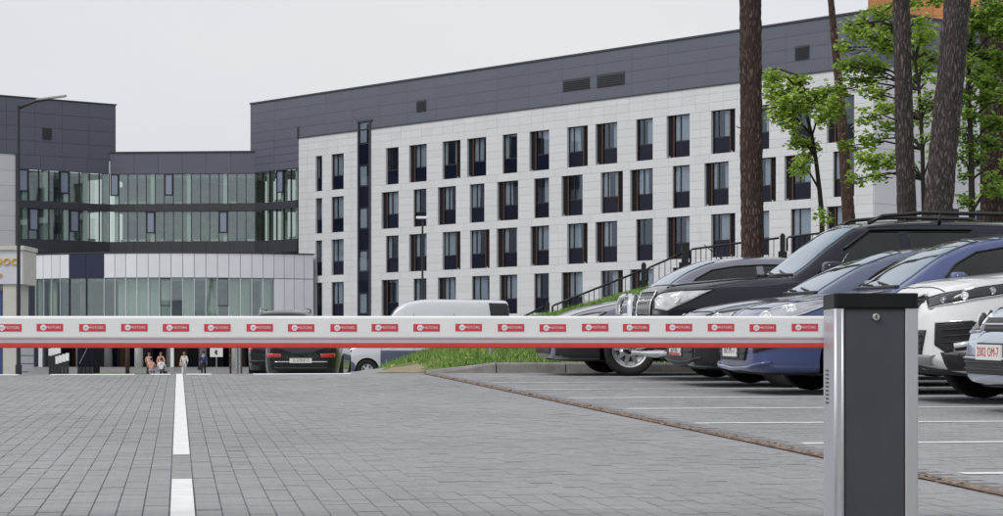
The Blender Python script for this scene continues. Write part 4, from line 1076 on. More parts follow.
# ---- blue-black off-roader with chrome nudge bar and roof rails
L, W, H = 4.85, 1.90, 1.86
s = dict(L=L, W=W, paint='p_black', wr=.385, wheels=(.98, 3.72), arch=.07, tw=.26, spokes=6, spoke_w=.07, rimf=.62,
    top=[(0, .96), (.04, 1.04), (.12, 1.085), (.5, 1.13), (1.1, 1.18), (1.48, 1.20), (1.60, 1.26), (2.02, 1.60), (2.32, 1.79), (2.7, H - .02), (3.4, H), (4.3, H - .02), (4.6, H - .09), (4.72, 1.55), (L - .02, 1.15), (L, 1.0)],
    belt=[(0, .88), (.06, .96), (.3, 1.03), (1.2, 1.08), (1.6, 1.12), (2.3, 1.14), (4.4, 1.18), (L, .98)],
    plan=[(0, .82), (.05, .88), (.16, .94), (.45, .985), (1, 1), (L - .8, 1), (L - .3, .96), (L, .88)],
    upper=[(0, .68), (.1, .75), (.5, .79), (1.4, .82), (1.6, .82), (2.0, .775), (2.4, .735), (4.2, .715), (L, .70)],
    drop=[(0, .04), (1.5, .03), (2.3, .08), (4.5, .08), (L, .04)], bottom=[(0, .40), (.15, .36), (.6, .33), (4, .35), (L, .45)], bulge=(.045, .05))
c = Car('parked_car', 'blue-black off-roader with chrome nudge bar and black roof rails', 'car', place(5.40, 26.25), s, 'cars parked nose-in to the lane')
Wc = c.W
c.patch('windscreen', [(1.53, -Wc * .74, 0), (1.50, 0, 0), (1.53, Wc * .74, 0), (2.30, Wc * .66, 0), (2.33, 0, 0), (2.30, -Wc * .66, 0)], (0, 0, -1), 'wglass', .006)
c.strip('windscreen_trim', [(1.53, -Wc * .76, 0), (1.49, 0, 0), (1.53, Wc * .76, 0)], (0, 0, -1), .035, 'trim', .006)
for y in (-.5, .05): c.strip('wiper', [(1.51, Wc * y, 0), (1.58, Wc * (y + .5), 0)], (0, 0, -1), .02, 'trim', .018)
for y in (-.35, -.05): c.strip('washer_jet', [(1.30, Wc * y, 0), (1.36, Wc * (y + .12), 0)], (0, 0, -1), .05, 'trim', .012)
c.patch('side_window', [(1.98, 0, 1.20), (2.78, 0, 1.22), (2.78, 0, 1.70), (2.46, 0, 1.70), (2.20, 0, 1.52)], SD, 'cglass', .005, mirror=True)
c.patch('side_window', [(2.90, 0, 1.22), (3.66, 0, 1.24), (3.62, 0, 1.70), (2.90, 0, 1.70)], SD, 'cglass', .005, mirror=True)
c.patch('side_window', [(3.76, 0, 1.25), (4.45, 0, 1.27), (4.38, 0, 1.68), (3.72, 0, 1.69)], SD, 'cglass', .005, mirror=True)
c.strip('window_trim', [(1.90, 0, 1.18), (4.5, 0, 1.25)], SD, .02, 'trim', .006, mirror=True)
c.strip('rain_deflector', [(2.12, 0, 1.50), (2.44, 0, 1.725), (2.85, 0, 1.735), (3.66, 0, 1.735)], SD, .035, 'trim', .012, mirror=True)
seams(c, 1.50, 2.3, 2.84, 1.16, 1.05)
c.strip('rocker_trim', [(1.5, 0, .47), (3.2, 0, .47)], SD, .07, 'trim', .01, mirror=True)
c.headlight([(.0, -.50, .80), (.0, -.52, .98), (.16, -.80, 1.01), (.56, -.94, 1.04), (.30, -.92, .90), (.08, -.82, .78)], (.6, .78, -.12), [(.05, -.64, .89, .06, 'lamp_white'), (.18, -.84, .92, .045, 'lamp_white')], True, 'lens_bright')
g_ = c.patch('grille', [(0, -.40, 1.0), (0, .40, 1.0), (0, .36, .74), (0, -.36, .74)], FD, 'trim', .010)
for i in range(7):
    y = -.345 + i * .115; c.strip('grille_bar', [(0, y, .755), (0, y, .965)], FD, .018, 'chrome', .010, parent=g_)
c.strip('grille_surround', [(0, -.42, 1.02), (0, .42, 1.02), (0, .38, .72), (0, -.38, .72)], FD, .020, 'chrome', .010, True)
c.patch('lower_intake', [(0, -.50, .64), (0, .50, .64), (0, .46, .52), (0, -.46, .52)], FD, 'trim', .01)
c.patch('bumper_skirt', [(.02, -.74, .60), (.35, -.9, .58), (.50, -.95, .50), (.42, -.93, .36), (.05, -.72, .42)], (.5, .85, 0), 'trim', .01, mirror=True)
bar = MB()
for sg in (-1, 1):
    bar.tube([(-.02, .32 * sg, .40), (-.22, .34 * sg, .42), (-.27, .35 * sg, .66), (-.27, .34 * sg, .88), (-.24, .28 * sg, .955), (-.23, 0, .965)], .038, 10)
    bar.tube([(-.25, .35 * sg, .50), (-.16, .62 * sg, .49), (.02, .88 * sg, .47), (.10, .95 * sg, .42), (.08, .93 * sg, .33), (-.05, .74 * sg, .29), (-.23, .35 * sg, .32)], .030, 10)
    bar.tube([(-.23, .34 * sg, .32), (-.08, .74 * sg, .31), (.16, .95 * sg, .33), (.42, .98 * sg, .37)], .034, 10)
bar.tube([(-.27, -.34, .74), (-.27, 0, .74), (-.27, .34, .74)], .028, 8); bar.tube([(-.23, -.34, .42), (-.23, .34, .42)], .034, 8)
bar.tube([(-.02, .3, .44), (.14, .3, .44)], .03, 8); bar.tube([(-.02, -.3, .44), (.14, -.3, .44)], .03, 8)
for t0 in ((.98,), (3.72,)): c.strip('wheel_arch_flare', [(t0[0] + .47 * math.cos(R(t)), 0, .385 + .47 * math.sin(R(t))) for t in range(-8, 189, 9)], SD, .11, 'p_black', -.028, mirror=True)
c.strip('bonnet_crease', [(.10, -.62, 0), (.6, -.66, 0), (1.42, -.70, 0)], (0, 0, -1), .05, 'p_black', -.012, mirror=True)
bar.build('nudge_bar', 'chrome', c.root, smooth=True)
undertray(c); c.plate(.60, '4480 KE-7', 'plate_black', flag=True); c.mirrors(1.95, 1.25, 'p_black', (.22, .13, .105), Wc + .12)
for sg in (-1, 1):
    mb = MB(); mb.tube([(2.45, .64 * sg, 1.80), (2.62, .645 * sg, 1.885), (3.1, .645 * sg, 1.925), (4.1, .64 * sg, 1.915), (4.35, .63 * sg, 1.85), (4.40, .63 * sg, 1.80)], .022, 8)
    for x in (3.3,): mb.tube([(x, .645 * sg, 1.80), (x, .645 * sg, 1.92)], .02, 6)
    mb.build('roof_rail', 'trim', c.root, smooth=True)

# ---- dark slate saloon
s = sedan(4.6, 1.80, 1.47, .80, 1.22, .96, 2.25, 3.25, 4.25, 1.08, 'p_slate', wheels=(.92, 3.6), wr=.315)
c = Car('parked_car', 'dark slate blue saloon with black lower bumper, next to the off-roader', 'car', place(5.25, 23.70), s, 'cars parked nose-in to the lane')
greenhouse(c, 1.22, .96, 2.25, 1.47, 3.25, 4.25, 1.08, 2.68); seams(c, 1.22, 2.25, 2.68, .96, .8)
c.headlight([(.03, -.46, .62), (.08, -.58, .74), (.40, -.78, .80), (.60, -.84, .79), (.34, -.80, .66), (.12, -.66, .60)], (.55, .80, -.12), [(.10, -.6, .68, .05, 'lamp_white'), (.24, -.70, .70, .05, 'lamp_white')], True)
c.patch('bumper_mesh', [(0, -.66, .56), (0, .66, .56), (0, .62, .26), (0, .3, .215), (0, -.3, .215), (0, -.62, .26)], FD, 'trim', .010)
for z in (.36, .42, .48): c.strip('grille_bar', [(0, -.60, z), (0, .60, z)], FD, .016, 'black', .018)
c.strip('lip', [(.02, -.74, .30), (0, -.5, .26), (0, 0, .25), (0, .5, .26), (.02, .74, .30)], FD, .03, 'steel_dark', .012)
c.patch('bumper_skirt', [(.0, -.62, .54), (.30, -.87, .52), (.52, -.9, .44), (.52, -.9, .20), (.0, -.58, .22)], (.45, .9, 0), 'trim', .010, mirror=True)
undertray(c); c.plate(.375, '2614 AI-7', 'plate_black', flag=True); c.mirrors(1.75, 1.02, 'p_slate')

# ---- royal blue car
s = sedan(4.45, 1.80, 1.50, .82, 1.30, .98, 2.20, 3.35, 4.25, 1.02, 'p_blue', wheels=(.92, 3.55), wr=.315)
c = Car('parked_car', 'royal blue car with low splitter and plate on the bumper, behind the barrier cabinet', 'car', place(5.22, 21.15), s, 'cars parked nose-in to the lane')
greenhouse(c, 1.30, .98, 2.20, 1.50, 3.35, 4.25, 1.02, 2.70); seams(c, 1.30, 2.20, 2.7, .98, .82)
c.headlight([(.03, -.42, .64), (.10, -.56, .78), (.50, -.80, .88), (.78, -.87, .89), (.44, -.82, .74), (.14, -.68, .62)], (.55, .80, -.15), [(.12, -.6, .71, .055, 'lamp_white'), (.32, -.75, .77, .05, 'lamp_white')], 'chrome')
g_ = c.patch('grille', [(0, -.56, .60), (0, .56, .60), (0, .54, .46), (0, .44, .31), (0, -.44, .31), (0, -.54, .46)], FD, 'trim', .010)
for z in (.38, .44, .50, .56): c.strip('grille_bar', [(0, -.48, z), (0, .48, z)], FD, .014, 'steel_dark', .02, parent=g_)
c.patch('fog_recess', [(.0, -.60, .60), (.30, -.86, .64), (.62, -.9, .66), (.30, -.86, .47), (.0, -.62, .38)], (.5, .85, 0), 'trim', .008, mirror=True)
c.strip('splitter', [(.10, -.80, .30), (.0, -.60, .25), (0, 0, .23), (.0, .60, .25), (.10, .80, .30)], FD, .04, 'p_blue', .02)
undertray(c); c.plate(.40, '1875 MT-7', 'plate_black'); c.mirrors(1.82, 1.05, 'p_blue')

# ---- white crossover
L, W, H = 4.45, 1.84, 1.62
s = dict(L=L, W=W, paint='p_white', wr=.355, wheels=(.92, 3.57), arch=.06, tw=.225, spokes=5, spoke_w=.08, rimf=.68,
    top=[(0, .86), (.06, .96), (.2, 1.01), (.6, 1.06), (1.1, 1.11), (1.25, 1.12), (1.36, 1.18), (1.8, 1.42), (2.1, 1.55), (2.6, H - .01), (3.0, H), (3.7, 1.56), (4.1, 1.42), (4.35, 1.14), (L, .98)],
    belt=[(0, .76), (.08, .86), (.3, .94), (1.1, 1.02), (1.4, 1.05), (2.1, 1.07), (3.9, 1.16), (L, .94)],
    plan=[(0, .72), (.05, .80), (.14, .875), (.32, .945), (.65, .985), (1.1, 1.0), (L - 1.2, 1.0), (L - .5, .965), (L - .15, .90), (L, .80)],
    upper=[(0, .50), (.1, .62), (.4, .74), (1.2, .82), (1.4, .82), (1.8, .74), (2.2, .67), (3.8, .64), (L, .6)],
    drop=[(0, .06), (.5, .05), (1.2, .04), (2.1, .07), (4, .06), (L, .03)], bottom=[(0, .33), (.15, .26), (.5, .22), (L - .5, .24), (L, .38)], bulge=(.08, .05))
c = Car('parked_car', 'white crossover with slim dark headlights and gaping black lower grille', 'car', place(6.06, 18.62), s, 'cars parked nose-in to the lane')
greenhouse(c, 1.25, 1.08, 2.12, 1.62, 3.75, 4.3, 1.1, 2.72)
c.headlight([(.03, -.40, .86), (.05, -.46, .76), (.22, -.66, .80), (.55, -.84, .88), (.95, -.91, .98), (.98, -.91, 1.02), (.70, -.87, 1.0), (.30, -.70, .92)], (.55, .82, -.12),
            [(.14, -.60, .825, .026, 'lens'), (.28, -.70, .86, .032, 'lamp_white'), (.46, -.80, .905, .030, 'lens')], 'chrome', 'lens_dark', None, .010)
g_ = c.patch('grille', [(0, -.42, .88), (0, .42, .88), (0, .36, .72), (0, -.36, .72)], FD, 'trim', .010)
for z in (.76, .80, .84): c.strip('grille_bar', [(0, -.38, z), (0, .38, z)], FD, .012, 'steel_dark', .018, parent=g_)
c.strip('chrome_wing', [(0, -.43, .90), (0, -.12, .84), (0, .12, .84), (0, .43, .90)], FD, .022, 'chrome', .02)
c.strip('bonnet_line', [(.10, -.62, 0), (.06, -.3, 0), (.05, 0, 0), (.06, .3, 0), (.10, .62, 0)], (0, 0, -1), .008, 'trim', .001)
g_ = c.patch('lower_grille', [(0, -.58, .60), (0, .58, .60), (0, .50, .40), (0, -.50, .40)], FD, 'trim', .010)
for z in (.45, .50, .55): c.strip('grille_bar', [(0, -.52, z), (0, .52, z)], FD, .014, 'black', .018, parent=g_)
fr = [(.04, -.62, .66), (.28, -.82, .68), (.36, -.85, .64), (.36, -.85, .46), (.10, -.70, .42), (.03, -.62, .48)]
for o in c.patch('fog_recess', fr, (.55, .8, 0), 'trim', .008, mirror=True):
    pass
c.strip('fog_surround', fr[:4], (.55, .8, 0), .014, 'chrome', .012, False, mirror=True)
for z in (.50, .55, .60): c.strip('fog_bar', [(.08, -.68, z), (.33, -.84, z + .02)], (.55, .8, 0), .014, 'black', .014, mirror=True)
c.strip('fog_lamp', [(.16, -.74, .475), (.30, -.82, .50)], (.55, .8, 0), .05, 'lamp_white', .012, mirror=True)
c.patch('skid_plate', [(0, -.66, .40), (0, .66, .40), (0, .55, .31), (0, -.55, .31)], FD, 'steel', .012)
c.patch('bumper_skirt', [(.04, -.70, .42), (.34, -.88, .42), (.52, -.92, .46), (.52, -.92, .27), (.10, -.70, .27)], (.45, .9, 0), 'trim', .010, mirror=True)
c.strip('arch_trim', [(.92 + .43 * math.cos(R(t)), 0, .355 + .43 * math.sin(R(t))) for t in range(-15, 196, 10)], SD, .05, 'trim', .004, mirror=True)
c.strip('arch_trim', [(3.57 + .43 * math.cos(R(t)), 0, .355 + .43 * math.sin(R(t))) for t in range(-15, 196, 10)], SD, .05, 'trim', .004, mirror=True)
c.strip('sill_trim', [(1.4, 0, .30), (3.1, 0, .30)], SD, .12, 'trim', .0, mirror=True)
undertray(c); c.plate(.52, '5091 HB-7', 'plate_black'); c.mirrors(1.80, 1.14, 'p_white')

# ---- pale blue hatchback at the picture's edge
s = sedan(4.2, 1.76, 1.48, .80, 1.12, .96, 1.98, 3.35, 4.12, 1.02, 'p_light', wheels=(.86, 3.45), wr=.31)
c = Car('parked_car', 'pale blue hatchback with chrome-ringed round lamp and red lettered plate', 'car', place(5.92, 16.10), s, 'cars parked nose-in to the lane')
greenhouse(c, 1.12, .96, 1.98, 1.48, 3.35, 4.12, 1.02, 2.5); seams(c, 1.12, 1.98, 2.5, .96, .8)
c.headlight([(.02, -.40, .60), (.06, -.48, .76), (.34, -.72, .80), (.52, -.80, .76), (.30, -.76, .64), (.10, -.62, .58)], (.6, .78, -.1), [(.10, -.55, .67, .065, 'lamp_white'), (.26, -.69, .70, .05, 'lamp_white')], 'chrome', 'lens_dark')
c.patch('grille', [(0, -.36, .70), (0, .36, .70), (0, .32, .60), (0, -.32, .60)], FD, 'trim', .010)
c.strip('grille_chrome', [(0, -.36, .65), (0, .36, .65)], FD, .018, 'chrome', .018)
c.patch('lower_intake', [(0, -.64, .42), (0, .64, .42), (0, .58, .28), (0, -.58, .28)], FD, 'trim', .010)
for z in (.32, .37): c.strip('intake_bar', [(0, -.6, z), (0, .6, z)], FD, .016, 'steel_dark', .018)
c.strip('intake_chrome', [(.06, -.72, .40), (0, -.5, .40), (0, .5, .40), (.06, .72, .40)], FD, .022, 'chrome', .016)
undertray(c); c.plate(.445, '2002 OM-7', 'plate_red'); c.mirrors(1.62, 1.02, 'p_light')

# ---- two dark cars beyond the crest, seen from behind, and the silver van
def face_away(cx_, Yd, yaw=0.0):
    """tail towards the camera"""
    p = P(cx_, HORY, Yd); z = fz(Yd)
    return Matrix.Translation((p.x, Yd, z)) @ Matrix.Rotation(R(-90) + yaw, 4, 'Z')
s = sedan(4.7, 1.84, 1.46, .82, 1.22, .97, 2.15, 3.3, 4.2, 1.10, 'p_dark', wheels=(.92, 3.72), wr=.33)
c = Car('dark_saloon', 'charcoal saloon seen from behind with thin chrome strip, beyond the crest', 'car', face_away(301, 54.0) @ Matrix.Translation((-4.7, 0, 0)), s)
BD = (-1, 0, 0)
greenhouse(c, 1.22, .97, 2.15, 1.46, 3.3, 4.2, 1.1, 2.65)
c.patch('tail_lamp', [(4.68, -.80, .73), (4.7, -.46, .72), (4.7, -.48, .63), (4.68, -.79, .63)], BD, 'tail', .008, mirror=True)
c.strip('boot_chrome', [(4.7, -.62, .53), (4.7, .62, .53)], BD, .03, 'chrome', .015)
c.patch('rear_diffuser', [(4.7, -.66, .40), (4.7, .66, .40), (4.7, .55, .34), (4.7, -.55, .34)], BD, 'trim', .01)
c.plate(.56, '3127KP-7', 'plate_black', rear=True); c.mirrors(1.72, 1.02, 'p_dark')
L, W, H = 4.6, 1.88, 1.90
s = dict(L=L, W=W, paint='p_dark', wr=.36, wheels=(.92, 3.6), arch=.06, tw=.23,
    top=[(0, .86), (.06, .96), (.2, 1.01), (.6, 1.06), (1.25, 1.14), (1.36, 1.20), (1.8, 1.52), (2.1, 1.70), (2.6, H - .01), (3.2, H), (4.0, H - .03), (4.3, H - .12), (4.5, 1.25), (L - .02, 1.05), (L, .98)],
    belt=[(0, .76), (.08, .86), (.3, .94), (1.1, 1.04), (2.1, 1.08), (4.2, 1.16), (L, .94)], plan=[(0, .72), (.14, .875), (.65, .985), (1.1, 1.0), (L - .8, 1.0), (L - .3, .95), (L, .86)],
    upper=[(0, .50), (.4, .74), (1.4, .82), (2.2, .70), (4.2, .68), (L, .66)], drop=[(0, .06), (1.2, .04), (2.1, .08), (L, .05)], bottom=[(0, .36), (.5, .26), (L - .5, .26), (L, .40)])
c = Car('dark_estate', 'tall dark sport utility car with roof rails, beyond the charcoal saloon', 'car', face_away(281, 60.5) @ Matrix.Translation((-4.6, 0, 0)), s)
c.patch('rear_window', [(4.4, -.62, 1.56), (4.4, .62, 1.56), (4.5, .70, 1.16), (4.5, -.70, 1.16)], BD, 'cglass', .008)
c.patch('tail_lamp', [(4.6, -.90, 1.12), (4.6, -.70, 1.10), (4.6, -.74, .82), (4.6, -.88, .80)], BD, 'tail', .01, mirror=True)
c.patch('side_window', [(1.95, 0, 1.16), (4.0, 0, 1.22), (3.9, 0, 1.60), (2.3, 0, 1.62)], SD, 'cglass', .005, mirror=True)
c.patch('windscreen', [(1.32, -.66, 0), (1.3, .0, 0), (1.32, .66, 0), (2.1, .58, 0), (2.1, -.58, 0)], (0, 0, -1), 'cglass', .006)
c.strip('bumper_trim', [(4.6, -.8, .52), (4.6, .8, .52)], BD, .08, 'trim', .01); c.plate(.80, '6640 EX-7', 'plate_black', rear=True)
for sg in (-1, 1): MB().tube([(2.4, .60 * sg, 1.72), (2.5, .60 * sg, 1.94), (4.0, .60 * sg, 1.93), (4.1, .60 * sg, 1.74)], .022, 8).build('roof_rail', 'steel', c.root, smooth=True)
c.mirrors(1.8, 1.18, 'p_dark')

VY = 80.0; L, W, H = 6.10, 1.98, 2.80
s = dict(L=L, W=W, paint='p_van', wr=.35, wheels=(1.0, 4.55), arch=.06, tw=.23, spokes=6, rimf=.6,
    top=[(0, .90), (.06, 1.02), (.2, 1.10), (.7, 1.24), (1.05, 1.34), (1.15, 1.42), (1.7, 2.06), (2.05, 2.52), (2.5, 2.72), (3.2, H), (5.5, H - .02), (5.85, H - .06), (5.93, 2.3), (L, 1.2)],
    belt=[(0, .80), (.08, .90), (.4, 1.06), (1.2, 1.22), (2.0, 1.32), (L - .1, 1.36), (L, 1.1)],
    plan=[(0, .74), (.06, .80), (.2, .88), (.5, .95), (1, .99), (1.5, 1), (L - .2, 1), (L, .97)], upper=[(0, .5), (.3, .68), (1.1, .82), (1.7, .80), (2.4, .80), (L, .82)],
    drop=[(0, .05), (1, .04), (2.3, .10), (L, .10)], bottom=[(0, .34), (.3, .28), (L - .3, .30), (L, .40)])
pv_ = P(338, HORY, VY)
c = Car('panel_van', 'silver high-roof panel van parked behind the grass bank', 'van', Matrix.Translation((pv_.x, VY, fz(VY))) @ Matrix.Rotation(R(4), 4, 'Z'), s)
c.patch('windscreen', [(1.14, -.74, 0), (1.08, 0, 0), (1.14, .74, 0), (2.05, .68, 0), (2.08, 0, 0), (2.05, -.68, 0)], (0, 0, -1), 'cglass', .006)
c.patch('side_window', [(1.55, 0, 1.34), (2.55, 0, 1.34), (2.55, 0, 2.02), (2.0, 0, 2.02)], SD, 'cglass', .006, mirror=True)
c.patch('rear_band', [(5.38, 0, 1.38), (5.92, 0, 1.38), (5.90, 0, 2.64), (5.20, 0, 2.66)], SD, 'trim', .006, mirror=True)
c.headlight([(.04, -.46, .78), (.10, -.60, 1.0), (.42, -.86, 1.10), (.5, -.9, 1.0), (.28, -.8, .82), (.10, -.66, .76)], (.6, .78, -.1), [(.16, -.68, .88, .07, 'lamp_white')], True)
c.patch('lower_cladding', [(.06, -.74, .62), (.45, -.96, .64), (.56, -.98, .56), (.54, -.98, .32), (.1, -.74, .34)], (.5, .85, 0), 'p_slate', .01, mirror=True)
c.patch('door_cladding', [(1.46, 0, 1.02), (4.1, 0, 1.02), (4.1, 0, .40), (1.46, 0, .40)], SD, 'p_slate', .008, mirror=True)
c.patch('grille', [(0, -.42, .96), (0, .42, .96), (0, .36, .74), (0, -.36, .74)], FD, 'trim', .01)
c.strip('door_gap', [(1.5, 0, .42), (1.5, 0, 1.3)], SD, .014, 'trim', .002, mirror=True); c.strip('door_gap', [(2.62, 0, .42), (2.62, 0, 2.3)], SD, .014, 'trim', .002, mirror=True)
c.strip('door_gap', [(4.0, 0, .62), (4.0, 0, 2.3)], SD, .014, 'trim', .002, mirror=True)
c.mirrors(1.62, 1.55, 'trim', (.12, .11, .18)); c.plate(.52, '8102 AP-7', 'plate_black')

# ================================================================ BARRIER
BY = 7.35; BS = BY / FPX                          # distance of the barrier and metres per photo pixel there
bgz = SLOPE * BY
bar = empty('boom_barrier', ((871 - CX) * BS, BY, bgz), 0, 'boom barrier with graphite cabinet and white arm carrying red stickers', 'barrier')
bx0 = 871
lx = lambda px: (px - bx0) * BS
lz = lambda py: ZC - (py - HORY) * BS - bgz
zc1 = lz(308.5); D = .26
def rrect(x0, x1, y0, y1, r, seg=5):
    pts = []
    for cx_, cy_, a0 in ((x1 - r, y0 + r, -90), (x1 - r, y1 - r, 0), (x0 + r, y1 - r, 90), (x0 + r, y0 + r, 180)):
        for i in range(seg + 1):
            t = R(a0 + 90 * i / seg); pts.append((cx_ + r * math.cos(t), cy_ + r * math.sin(t)))
    return pts
def rot_side(x0, x1, flip):
    """corner extrusion: rounded towards the outside, with a shadow groove at the panel"""
    r = .008
    pts = []
    if not flip:
        for i in range(8): t = R(180 + 90 * i / 7); pts.append((x0 + r + r * math.cos(t), r + r * math.sin(t)))
        pts += [(x1 - .004, 0), (x1, .004), (x1, .03), (x1 - .02, .03), (x1 - .02, D - .03), (x1, D - .03), (x1, D)]
        for i in range(8): t = R(90 + 90 * i / 7); pts.append((x0 + r + r * math.cos(t), D - r + r * math.sin(t)))
    else:
        pts += [(x0, .004), (x0 + .004, 0)]
        for i in range(8): t = R(270 + 90 * i / 7); pts.append((x1 - r + r * math.cos(t), r + r * math.sin(t)))
        for i in range(8): t = R(90 * i / 7); pts.append((x1 - r + r * math.cos(t), D - r + r * math.sin(t)))
        pts += [(x0, D), (x0, D - .03), (x0 + .02, D - .03), (x0 + .02, .03), (x0, .03)]
    return pts
xl0, xl1, xr0, xr1 = lx(834.6), lx(844.5), lx(909.2), lx(918.5)
post_l = MB().prism(rot_side(xl0, xl1, False), .012, zc1).build('corner_extrusion', 'alu', bar, smooth=False)
MB().prism(rot_side(xr0 - .012, xr1, True), .012, zc1).build('corner_extrusion', 'alu', bar, smooth=False)
# bright rounded rib on the left extrusion
MB().tube([(lx(835.9), .0045, .02), (lx(835.9), .0045, zc1 - .002)], .0055, 10).build('rib', 'alu_light', bar, smooth=True)
MB().tube([(lx(842.5), .0005, .02), (lx(842.5), .0005, zc1 - .002)], .0035, 8).build('rib', 'alu_light', bar, smooth=True)
for i in range(9): MB().box((xl0 - .0012, .13, lz(370 + i * 4.1) - .006), (xl0 + .004, .20, lz(370 + i * 4.1))).build('vent_slot', 'cab_panel', bar)
door = MB().box((xl1 + .003, .006, .014), (xr0 - .015, D - .006, zc1 - .003)).build('door_panel', 'cab_panel', bar, bevel=.002)
cap = MB().prism(rrect(xl0 - .002, xr1 + .001, -.004, D + .004, .016), zc1 + .001, lz(293)).build('cap', 'cab_cap', bar, bevel=.004)
MB().prism(rrect(xl0 + .004, xr1 - .004, .004, D - .004, .02), zc1 - .004, zc1 + .0005).build('cap_gasket', 'black', bar)
lk = MB().lathe([(.0115, -.002), (.0115, .008), (.0095, .010), (.001, .010)], 24, Matrix.Translation((lx(876.3), .006, lz(317))) @ Matrix.Rotation(R(90), 4, 'X')).build('lock', 'lock', bar, smooth=False)
MB().box((lx(876.3) - .0022, -.0048, lz(317) - .006), (lx(876.3) + .0022, -.0038, lz(317) + .006)).build('keyhole', 'black', lk)
MB().prism(rrect(xl0 - .03, xr1 + .03, -.03, D + .03, .01), -.004, .012).build('base_plate', 'steel', bar)
for x in (xl0 - .015, xr1 + .015):
    for y in (-.015, D + .015): MB().lathe([(.009, .012), (.009, .022), (.001, .023)], 6, Matrix.Translation((x, y, 0))).build('anchor_bolt', 'steel', bar)
# arm: rounded aluminium profile, grey groove, red rubber strip
ay0, ay1 = .268, .335
za, zb_ = lz(316), lz(339.2)
def armprof(z0, z1, y0, y1, r):
    pts = []
    for cy_, cz_, a0 in ((y1 - r, z0 + r, -90), (y1 - r, z1 - r, 0), (y0 + r, z1 - r, 90), (y0 + r, z0 + r, 180)):
        for i in range(6): t = R(a0 + 90 * i / 5); pts.append((cy_ + r * math.cos(t), cz_ + r * math.sin(t)))
    return pts
sc = (BY + ay0) / BY                               # the arm's near face sits behind the cabinet's front
def az(py): return ZC - (py - HORY) * BS * sc - bgz
def ax(px): return (px - CX) * BS * sc - bar.location.x
XL, XR = ax(-320), lx(890)
arm = MB().prof(armprof(az(339.3), az(316), ay0, ay1, .009), XL, XR).build('arm', 'arm_white', bar, smooth=False)
MB().prof(armprof(az(343), az(339.3) + .001, ay0 + .005, ay1 - .005, .001), XL, XR).build('groove', 'arm_grey', arm)
MB().prof(armprof(az(348), az(343) + .0005, ay0 + .002, ay1 - .002, .003), XL, XR).build('rubber_strip', 'arm_red', arm)
MB().box((XL - .008, ay0 - .003, az(348) - .002), (XL - .0005, ay1 + .003, az(316) + .003)).build('end_cap', 'black', arm)
MB().box((lx(856), D - .004, az(346)), (lx(886), ay0 - .0005, az(318))).build('arm_clamp', 'steel_dark', bar)
xs_ = [665.3 + 41.9 * k for k in range(-23, 4)]
stick = MB().box((0, ay0 - .0012, az(331.4)), (26.4 * BS * sc, ay0 - .0002, az(324))).mesh('sticker'); stick.materials.append(M['sticker'])
pr0 = MB().lathe([(.001, 0), (.0098, 0), (.0098, .0008), (.001, .0008)], 20, Matrix.Translation((7.0 * BS, ay0 - .0013, az(327.7))) @ Matrix.Rotation(R(90), 4, 'X')).mesh('emblem'); pr0.materials.append(M['sticker_white'])
tm = text_mesh('MOTORS', .0118, 'sticker_white', None, 'tmp', depth=.0002).data; t2 = text_mesh('m', .016, 'sticker_ink', None, 'tmp', depth=.0002).data
for o in [o for o in bpy.data.objects if o.name.startswith('tmp')]: bpy.data.objects.remove(o)
for x in xs_:
    o = bpy.data.objects.new('sticker', stick); COL.objects.link(o); o.parent = bar; o.parent = arm; o.location = (ax(x) + random.uniform(-.002, .002), 0, random.uniform(-.0008, .0008))
    for nm, me_, loc, rot in (('emblem', pr0, (0, 0, 0), (0, 0, 0)), ('lettering', tm, (17.6 * BS, ay0 - .0016, az(327.7)), (R(90), 0, 0)), ('monogram', t2, (7.0 * BS, ay0 - .0024, az(327.7)), (R(90), 0, 0))):
        # printing belongs to the arm: keep it one level down, beside its sticker
        q = bpy.data.objects.new(nm, me_); COL.objects.link(q); q.parent = arm; q.location = Vector(loc) + o.location; q.rotation_euler = rot

# ================================================================ STREET FURNITURE
def lamp(name, px, Yd, ytop, side, label, r0, r1, armlen, dark=True):
    b = P(px, HORY, Yd); z = fz(Yd); top = P(px, ytop, Yd).z - z
    t = empty(name, (b.x, Yd, z - .02), 0, label, 'street lamp')
    m = 'steel_dark' if dark else 'steel'
    MB().lathe([(.001, 0), (r0 * 1.6, 0), (r0 * 1.6, .5), (r0, .52), (r1, top), (.001, top)], 12).build('pole', m, t, smooth=False)
    if armlen > .5:
        MB().tube([(0, 0, top - .08), (armlen * .5 * side, 0, top + armlen * .13), (armlen * side, 0, top + armlen * .22)], .05, 8).build('arm', m, t, smooth=True)
        mb = MB(); x0, x1 = armlen * .55 * side, (armlen + .5) * side; za, zb2 = top + armlen * .15, top + armlen * .27
        mb.add([(x0, -.06, za), (x0, .06, za), (x1, -.10, zb2), (x1, .10, zb2), (x0, -.07, za + .07), (x0, .07, za + .07), (x1, -.1, zb2 + .08), (x1, .1, zb2 + .08)], [(0, 1, 3, 2), (4, 6, 7, 5), (0, 2, 6, 4), (1, 5, 7, 3), (0, 4, 5, 1), (2, 3, 7, 6)])
        mb.build('lamp_head', 'steel', t, bevel=.02)
    else:
        MB().box((-.32, -.15, top), (.28, .15, top + .13)).build('lamp_head', 'sticker_white', t, bevel=.04)
    return t
lamp('street_lamp', 18.6, 75.0, 105, 1, 'tall dark street lamp with angled arm in front of the left wing', .068, .045, 1.05)
lamp('street_lamp', 422.5, 118.0, 218.5, 1, 'slim street lamp with small white head in front of the white facade', .06, .05, 0)

